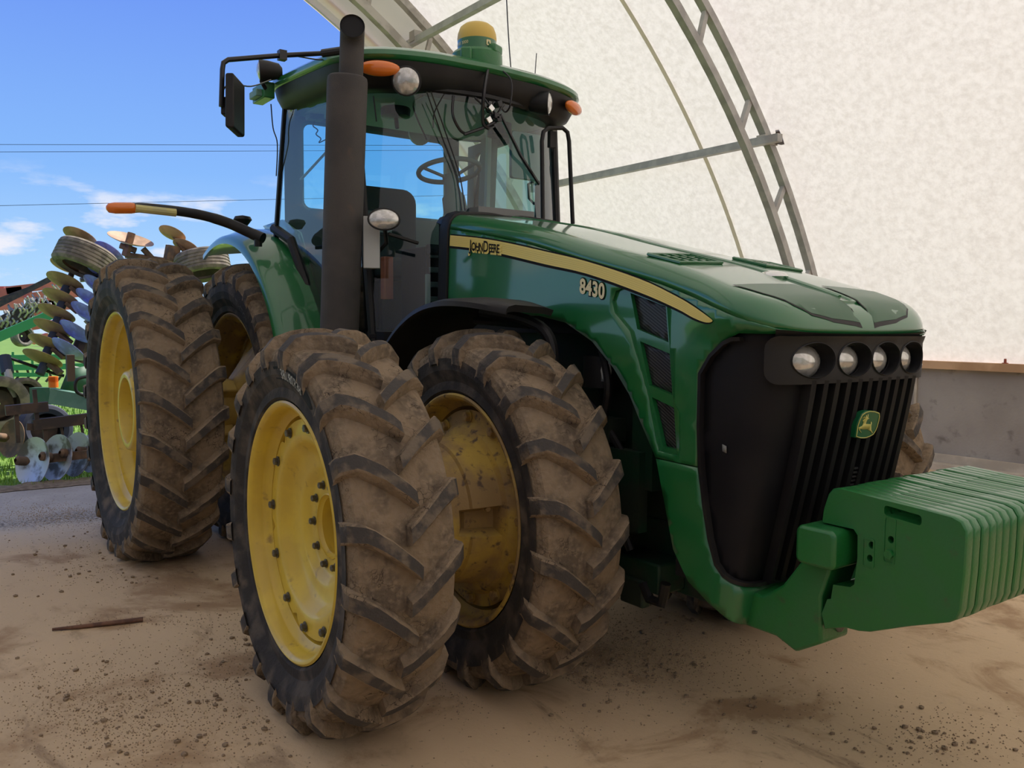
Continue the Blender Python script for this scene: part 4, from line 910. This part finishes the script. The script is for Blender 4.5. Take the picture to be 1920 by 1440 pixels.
# loose soil between slab and grass
mb=MB(); rnd=random.Random(5)
mb.loft([[(-5.86+.04*rnd.random(),y,.006),(-5.95,y,.02),(-6.12-.15*rnd.random(),y,.012),(-6.3,y,-.06)] for y in[-6+.12*k for k in range(70)]],SOIL,False,False); tag(mb.build('soil_edge'),'strip of loose dark soil along the outer edge of the concrete','soil',kind='stuff')
# grass blades
mb=MB(); GB=mat('grass_blade',(.16,.33,.04),.7,col2=(.26,.38,.07),nscale=3)
for k in range(15000):
    d=rnd.random()**1.8; x=-6.05-9*d; y=-2.6+ (2.6+.3*abs(x+6))*(rnd.random()-.35)*1.5; 
    if x>-6.5 and rnd.random()<.7: continue
    h=rnd.uniform(.03,.09)*(1+.3*d); a=rnd.uniform(0,2*PI); w=.006+.006*d; dx,dy=math.cos(a),math.sin(a); l=rnd.uniform(-.6,.6)*h
    mb.add([(x-dx*w,y-dy*w,-.04),(x+dx*w,y+dy*w,-.04),(x+dy*l,y-dx*l,h-.03)],[(0,1,2)],GB)
tag(mb.build('grass',smooth=0),'bright green grass blades growing beyond the concrete edge','grass',kind='stuff')
# clods and gravel on the floor
def clodmesh(seed):
    r=random.Random(seed); mb=MB(); vs=[];  n1,n2=7,4
    mb.sphere((0,0,0),(1,.8,.55),CLOD,7); mb.v=[(x*(1+r.uniform(-.25,.25)),y*(1+r.uniform(-.25,.25)),max(z*(1+r.uniform(-.25,.25)),-.4)) for x,y,z in mb.v]
    return mb
ZN=[((900,1180),(1330,1290),70),((1150,1120),(1420,1200),30),((350,1150),(640,1400),60),((60,1250),(420,1430),50),((0,980),(420,1120),40),((1000,1290),(1500,1360),16),((1550,1330),(1920,1440),40),((640,1330),(900,1440),8),((0,1100),(1900,1430),36)]
protos=[clodmesh(k) for k in range(5)]; pm=[]
for q in protos: o=q.build('mud_clod',smooth=60); pm.append(o.data); bpy.data.objects.remove(o)
cnt=0; stones=[]
def inwheel(x,y):
    for wx_,hx,ys_ in((0,.5,(.56,.97)),(0,.5,(1.31,1.71)),(-3.01,.6,(.53,1.0)),(-3.01,.6,(1.27,1.76))):
        if abs(x-wx_)<hx and ys_[0]-.02<abs(y)<ys_[1]+.02: return True
    return False
for (x0,y0),(x1,y1),n in ZN:
    k=0
    while k<n and cnt<300:
        p=at(rnd.gauss((x0+x1)/2,(x1-x0)/3.6),rnd.gauss((y0+y1)/2,(y1-y0)/3.6),2,0.0)
        if inwheel(p.x,p.y) or p.x>2.6 or p.x<-4.2: continue
        s=rnd.choice((.006,.008,.009,.011,.014)) ; o=bpy.data.objects.new('mud_clod',rnd.choice(pm)); COL.objects.link(o); o.location=(p.x,p.y,s*.38); o.scale=(s,s,s); o.rotation_euler=(0,0,rnd.uniform(0,6.28))
        tag(o,'small clod of dried brown mud lying on the dusty concrete floor','clod','dried mud clods scattered on the floor'); k+=1; cnt+=1
mb=MB()
ZS=[((900,1150),(1350,1290),5200),((350,1130),(660,1400),1900),((0,1230),(430,1440),2600),((0,980),(420,1110),1200),((760,1220),(1100,1330),1500),((1600,1330),(1930,1440),500),((1200,1270),(1700,1400),250),((1050,1360),(1130,1400),60),((0,945),(200,985),1800),((120,1150),(420,1180),250),((0,1000),(1900,1430),700)]
for (x0,y0),(x1,y1),n in ZS:
    for _ in range(n):
        p=at(rnd.gauss((x0+x1)/2,(x1-x0)/3.4),max(930,rnd.gauss((y0+y1)/2,(y1-y0)/3.4)),2,0.0)
        if inwheel(p.x,p.y) or p.x>2.8 or p.x<-5.6: continue
        s=rnd.uniform(.0015,.0050); a=rnd.uniform(0,6.28); c_,s_=math.cos(a)*s,math.sin(a)*s; 
        mb.add([(p.x+c_,p.y+s_,0),(p.x-s_,p.y+c_*.8,0),(p.x-c_,p.y-s_,0),(p.x+s_,p.y-c_*.8,0),(p.x+s*.2,p.y,s*1.1)],[(0,1,4),(1,2,4),(2,3,4),(3,0,4)],CLOD)
tag(mb.build('loose_grit',smooth=0),'fine brown grit and crumbs of mud spread over the concrete floor','grit',kind='stuff')
mb=MB(); a=at(98,1180,2,.01);b_=at(268,1161,2,.014); mb.tube([a,a.lerp(b_,.3)+Vector((.008,0,0)),a.lerp(b_,.7)+Vector((.004,0,0)),b_],[.007,.011,.013,.013],STK,8); tag(mb.build('rusty_rod'),'thin rusty brown rod lying on the concrete floor at the left','rod')
# ---------------------------------------------------------------- outside: folded disc harrow
up2=rt.cross(fw)
def basis(n):
    n=n.normalized(); return n.to_track_quat('Z','Y').to_matrix()
HR=empty('disc_harrow',(-9,-1.2,0),label='folded wing disc harrow with tan and blue discs standing behind the rear wheel',cat='disc harrow')
def hchild(mb,name,par=HR,**k):
    o=mb.build(name,par,**k); 
    if par is HR: o.location=(9,1.2,0)
    return o
def disc(p,r,n,m,depth=.22,name='harrow_disc'):
    mb=MB(); pr=[(r*t,-r*depth*(1-t*t)) for t in(.01,.3,.6,.85,1)]; pr2=[(q,h+.006) for q,h in pr[::-1]]
    mb.lathe(pr+pr2,m,'z',28,c=p,rot=basis(n)); return hchild(mb,name,smooth=50)
nT=(.90*(up2*math.cos(R(13))+rt*math.sin(R(13)))+.42*fw); nB=(.86*(up2*math.cos(R(24))+rt*math.sin(R(24)))+.50*fw)
XA=-9.0
tans=[(150,444,31),(128,470,22),(121,498,26),(122,528,34),(114,558,33),(106,587,34),(98,615,34),(88,643,34),(80,672,36)]
for x,y,w in tans: p=at(x,y,0,XA); disc(p,w*(p-CP).dot(fw)/FPX,nT,TAN)
pts=[at(x+4,y+10,0,XA) for x,y,w in tans]
mb=MB(); mb.tube([pts[0]]+pts[3:],.035,DF,10); hchild(mb,'gang_shaft')
for q in pts[3:]: 
    mb=MB(); mb.tube([q+nT*.02,q-nT*.15],.055,NVY,12); mb.bar(q+rt*.06,q+rt*.20-up2*.12,.10,.05,RUS); hchild(mb,'bearing_spool')
for x,y,w in[(208,474,25),(186,506,22),(186,535,24),(172,560,24),(166,587,27),(146,622,28),(131,655,28)]:
    p=at(x-3,y,0,XA+.25); disc(p,w*1.2*(p-CP).dot(fw)/FPX,nB,BLU,.3)
mb=MB(); 
P=[at(205,480,0,XA),at(195,520,0,XA),at(178,600,0,XA),at(160,650,0,XA),at(150,680,0,XA)]; mb.tube(P,.07,DF,8); mb.tube([at(160,640,0,XA),at(150,665,0,XA)],.12,DF,10)
for a,b in(((175,520),(215,545)),((165,560),(200,600)),((160,600),(200,640)),((135,690),(190,700)),((150,525),(200,520))): mb.tube([at(*a,0,XA-.1),at(*b,0,XA-.1)],.03,STL,6)
hchild(mb,'wing_frame')
# top of the wings
for x,y,w,m in((245,448,41,TAN),(323,438,25,TAN),(348,462,24,TAN)): p=at(x,y,0,XA); disc(p,w*(p-CP).dot(fw)/FPX,nT if x!=245 else (.93*(up2*math.cos(R(20))+rt*math.sin(R(20)))-.25*fw),m)
mb=MB()
for a,b,r in(((247,437),(235,480),.05),((235,478),(330,492),.04),((325,462),(320,490),.10),((268,466),(290,490),.04),((325,440),(345,470),.03),((225,460),(255,470),.04),((350,470),(352,490),.05)): mb.tube([at(*a,0,XA),at(*b,0,XA)],r,RUS,8)
hchild(mb,'upper_linkage')
def simpletyre(c,R_,w,n,m,name='transport_tyre',ribs=5,par=HR):
    mb=MB(); pr=[(R_*.62,-w*.42),(R_*.80,-w*.52),(R_*.93,-w*.48),(R_*.98,-w*.40)]
    for k in range(ribs): a=-w*.38+k*w*.76/ribs; pr+=[(R_,a+.004),(R_,a+w*.76/ribs-.02),(R_*.975,a+w*.76/ribs-.014),(R_*.975,a+w*.76/ribs-.004)]
    pr+=[(R_*.98,w*.40),(R_*.93,w*.48),(R_*.80,w*.52),(R_*.62,w*.42)]; mb.lathe(pr,m,'z',40,c=c,rot=basis(n)); mb.lathe([(R_*.62,-w*.3),(R_*.5,-.02),(.02,-.02)],DF,'z',30,c=c,rot=basis(n))
    o=mb.build(name,par,smooth=35); o.location=(9,1.2,0) if par is HR else (0,0,0); return o
p=at(160,487,0,XA+.35); simpletyre(p,.36,.30,(.93*(up2*math.cos(R(16))+rt*math.sin(R(16)))+.30*fw),OLD)
p=at(380,497,0,XA+.2); simpletyre(p,.36,.30,(.95*(up2*math.cos(R(-14))+rt*math.sin(R(-14)))+.1*fw),OLD)
# lower frame
XB=-7.4
mb=MB(); mb.bar(at(97,742,0,XB-.3),at(182,757,0,XB),.10,.17,PG); mb.bar(at(62,742,0,XB-.6),at(100,742,0,XB-.4),.1,.19,HG); hchild(mb,'main_beam')
for a,b,w in(((10,770),(90,762),.10),((62,797),(178,783),.11),((50,800),(80,800),.07),((84,800),(90,870),.05),((70,795),(64,730),.05),((113,790),(120,830),.03),((150,785),(163,850),.03),((30,770),(34,830),.05)): mb=MB(); mb.bar(at(*a,0,XB+.6),at(*b,0,XB+.6),w*.8,w,DF); hchild(mb,'gang_frame_bar')
mb=MB(); mb.bar(at(88,860,0,-6.4),at(176,850,0,-6.2),.08,.08,RUS); hchild(mb,'disc_gang_shaft')
mb=MB(); mb.lathe([(.03,-.02),(.05,.0),(.05,.05),(.001,.05)],ORP,'z',12,c=at(100,716,0,XB)); mb.lathe([(.05,-.06),(.05,.06),(.001,.06)],ORP,'z',12,c=at(100,716,0,XB)); hchild(mb,'orange_reflector')
for x,y,w,h,m in((61,866,26,47,SIL),(106,858,22,44,SIL),(143,852,21,42,SIL),(173,848,17,38,SIL),(22,822,15,36,RUS)):
    X=-6.35 if x>30 else -7.2; p=at(x,y,0,X); r=h*(p-CP).dot(fw)/FPX; dl=(p-CP).normalized(); n_=(-.56*dl-.80*dl.cross(Vector((0,0,1))).normalized()+.14*up2).normalized(); disc(p,r,n_,m,.24)
    mb=MB(); mb.lathe([(.02,.0),(.045,-.03),(.045,-.12),(.02,-.14)],RUS,'z',12,c=p+n_*.04,rot=basis(-n_)); hchild(mb,'disc_spool')
simpletyre(at(84,805,0,-7.3),.27,.20,(.72*rt+.1*up2-.70*fw),NVY); simpletyre(at(46,738,0,-9.0),.20,.20,(.72*rt-.70*fw),OLD); simpletyre(at(-2,757,0,-8.6),.33,.20,(.72*rt-.70*fw),OLD)
mb=MB(); mb.tube([at(10,675,0,-9),at(22,730,0,-8.7),at(24,745,0,-8.7)],.045,STL,10); mb.tube([at(8,668,0,-9),at(14,700,0,-8.9)],.07,NVY,10); hchild(mb,'hydraulic_cylinder')
mb=MB(); mb.tube([at(172,705,0,XB),at(145,712,0,XB),at(144,735,0,XB),at(172,745,0,XB)],.018,BK,8,smooth=6); mb.tube([at(20,672,0,-9.2),at(100,700,0,-9),at(120,705,0,-9)],.02,BK,6); hchild(mb,'hydraulic_hose')
mb=MB(); mb.add([at(112,733,0,XB-.5),at(170,737,0,XB-.5),at(170,685,0,XB-.5),at(128,692,0,XB-.5)],[(0,1,2,3)],HG); mb.box(at(132,690,0,XB-.3),(.1,.08,.3),DF); o=hchild(mb,'hitch_plate',solid=.02)
# green cultivator behind
GC=empty('field_cultivator',(-14,-1,0),label='light green field cultivator frame on the grass behind the disc harrow',cat='cultivator')
mb=MB()
for a,b,w in(((-40,648),(95,590),.16),((-20,672),(175,668),.10),((-20,690),(175,686),.10),((0,668),(0,720),.08),((24,660),(24,712),.05),((60,668),(62,705),.05),((140,665),(170,668),.1),((-10,702),(90,703),.07),((165,655),(190,700),.07)): mb.bar(at(*a,0,-14),at(*b,0,-14),w*.7,w,GRN2)
o=mb.build('frame',GC,smooth=0); o.location=(14,1,0)
for k in range(9):
    mb=MB(); x=10+20*k; mb.tube([at(x,690,0,-14),at(x+5,705,0,-14),at(x-4,716,0,-14)],.022,DF,6); o=mb.build('tine',GC); o.location=(14,1,0)
# red machines further back
RM=empty('red_seed_drill',(-24,-2,0),label='red seed drill with a long folded bar of grey tines in the left background',cat='seed drill')
mb=MB(); XR=-24
for a,b,h in(((-60,560),(40,548),22),((10,545),(125,532),14),((20,590),(110,575),24),((60,560),(150,545),22),((60,640),(90,630),12),((-40,612),(70,600),16),((30,618),(100,606),12),((75,575),(135,570),20)):
    p,q=at(*a,0,XR),at(*b,0,XR); mb.bar(p,q,.5,h*(p-CP).dot(fw)/FPX,RED)
o=mb.build('red_body',RM,smooth=0); o.location=(24,2,0)
mb=MB()
for a,b,w in(((-60,600),(100,520),.14),((-60,634),(74,570),.30),((-60,648),(62,596),.16),((-40,585),(110,515),.08),((-40,575),(80,530),.06)): mb.bar(at(*a,0,XR+1),at(*b,0,XR+1),w,w,DF)
o=mb.build('folded_bar',RM,smooth=0); o.location=(24,2,0)
r7=random.Random(9); 
mb=MB()
for k in range(80):
    x=r7.uniform(-10,105); y=600-.46*x+r7.uniform(-22,22); a=at(x,y,0,XR+1.2+r7.uniform(-.4,.4)); b_=at(x+r7.uniform(-5,5),y+r7.uniform(10,20),0,XR+1.2); mb.tube([a,a.lerp(b_,.5)+Vector((0,.05,0)),b_],.025,STW if k%3 else STL,5)
o=mb.build('tine_rows',RM,smooth=0); o.location=(24,2,0); o['kind']='stuff'
TK=empty('red_cart',(-40,-4,0),label='low red cart body under the horizon at the left edge',cat='cart')
mb=MB(); p,q=at(-80,552,0,-40),at(55,549,0,-40); mb.bar(p,q,2,.55,mat('faded_red',(.45,.13,.09),.6)); o=mb.build('body',TK,smooth=0); o.location=(40,4,0)
mb=MB(); mb.bar(at(-80,572,0,-39),at(40,570,0,-39),2,.5,RED); o=mb.build('chassis_beam',TK,smooth=0); o.location=(40,4,0)
simpletyre(at(42,630,0,-17),.22,.20,(.9*rt-.4*fw),OLD,'cart_tyre',5,TK).location=(40,4,0)
# power lines
for (y0,y1),lb in(((271,272),'upper of the two close power lines crossing the blue sky'),((285,283),'lower of the two close power lines crossing the blue sky'),((386,374),'lowest single power line crossing the sky near the marker arm')):
    a=at(-600,y0-(y1-y0)*1.1,0,-34); b_=at(1200,y1+(y1-y0)*1.3,0,-34); 
    mb=MB(); mb.tube([a,b_],.009,BKS,6); tag(mb.build('power_line'),lb,'power line')
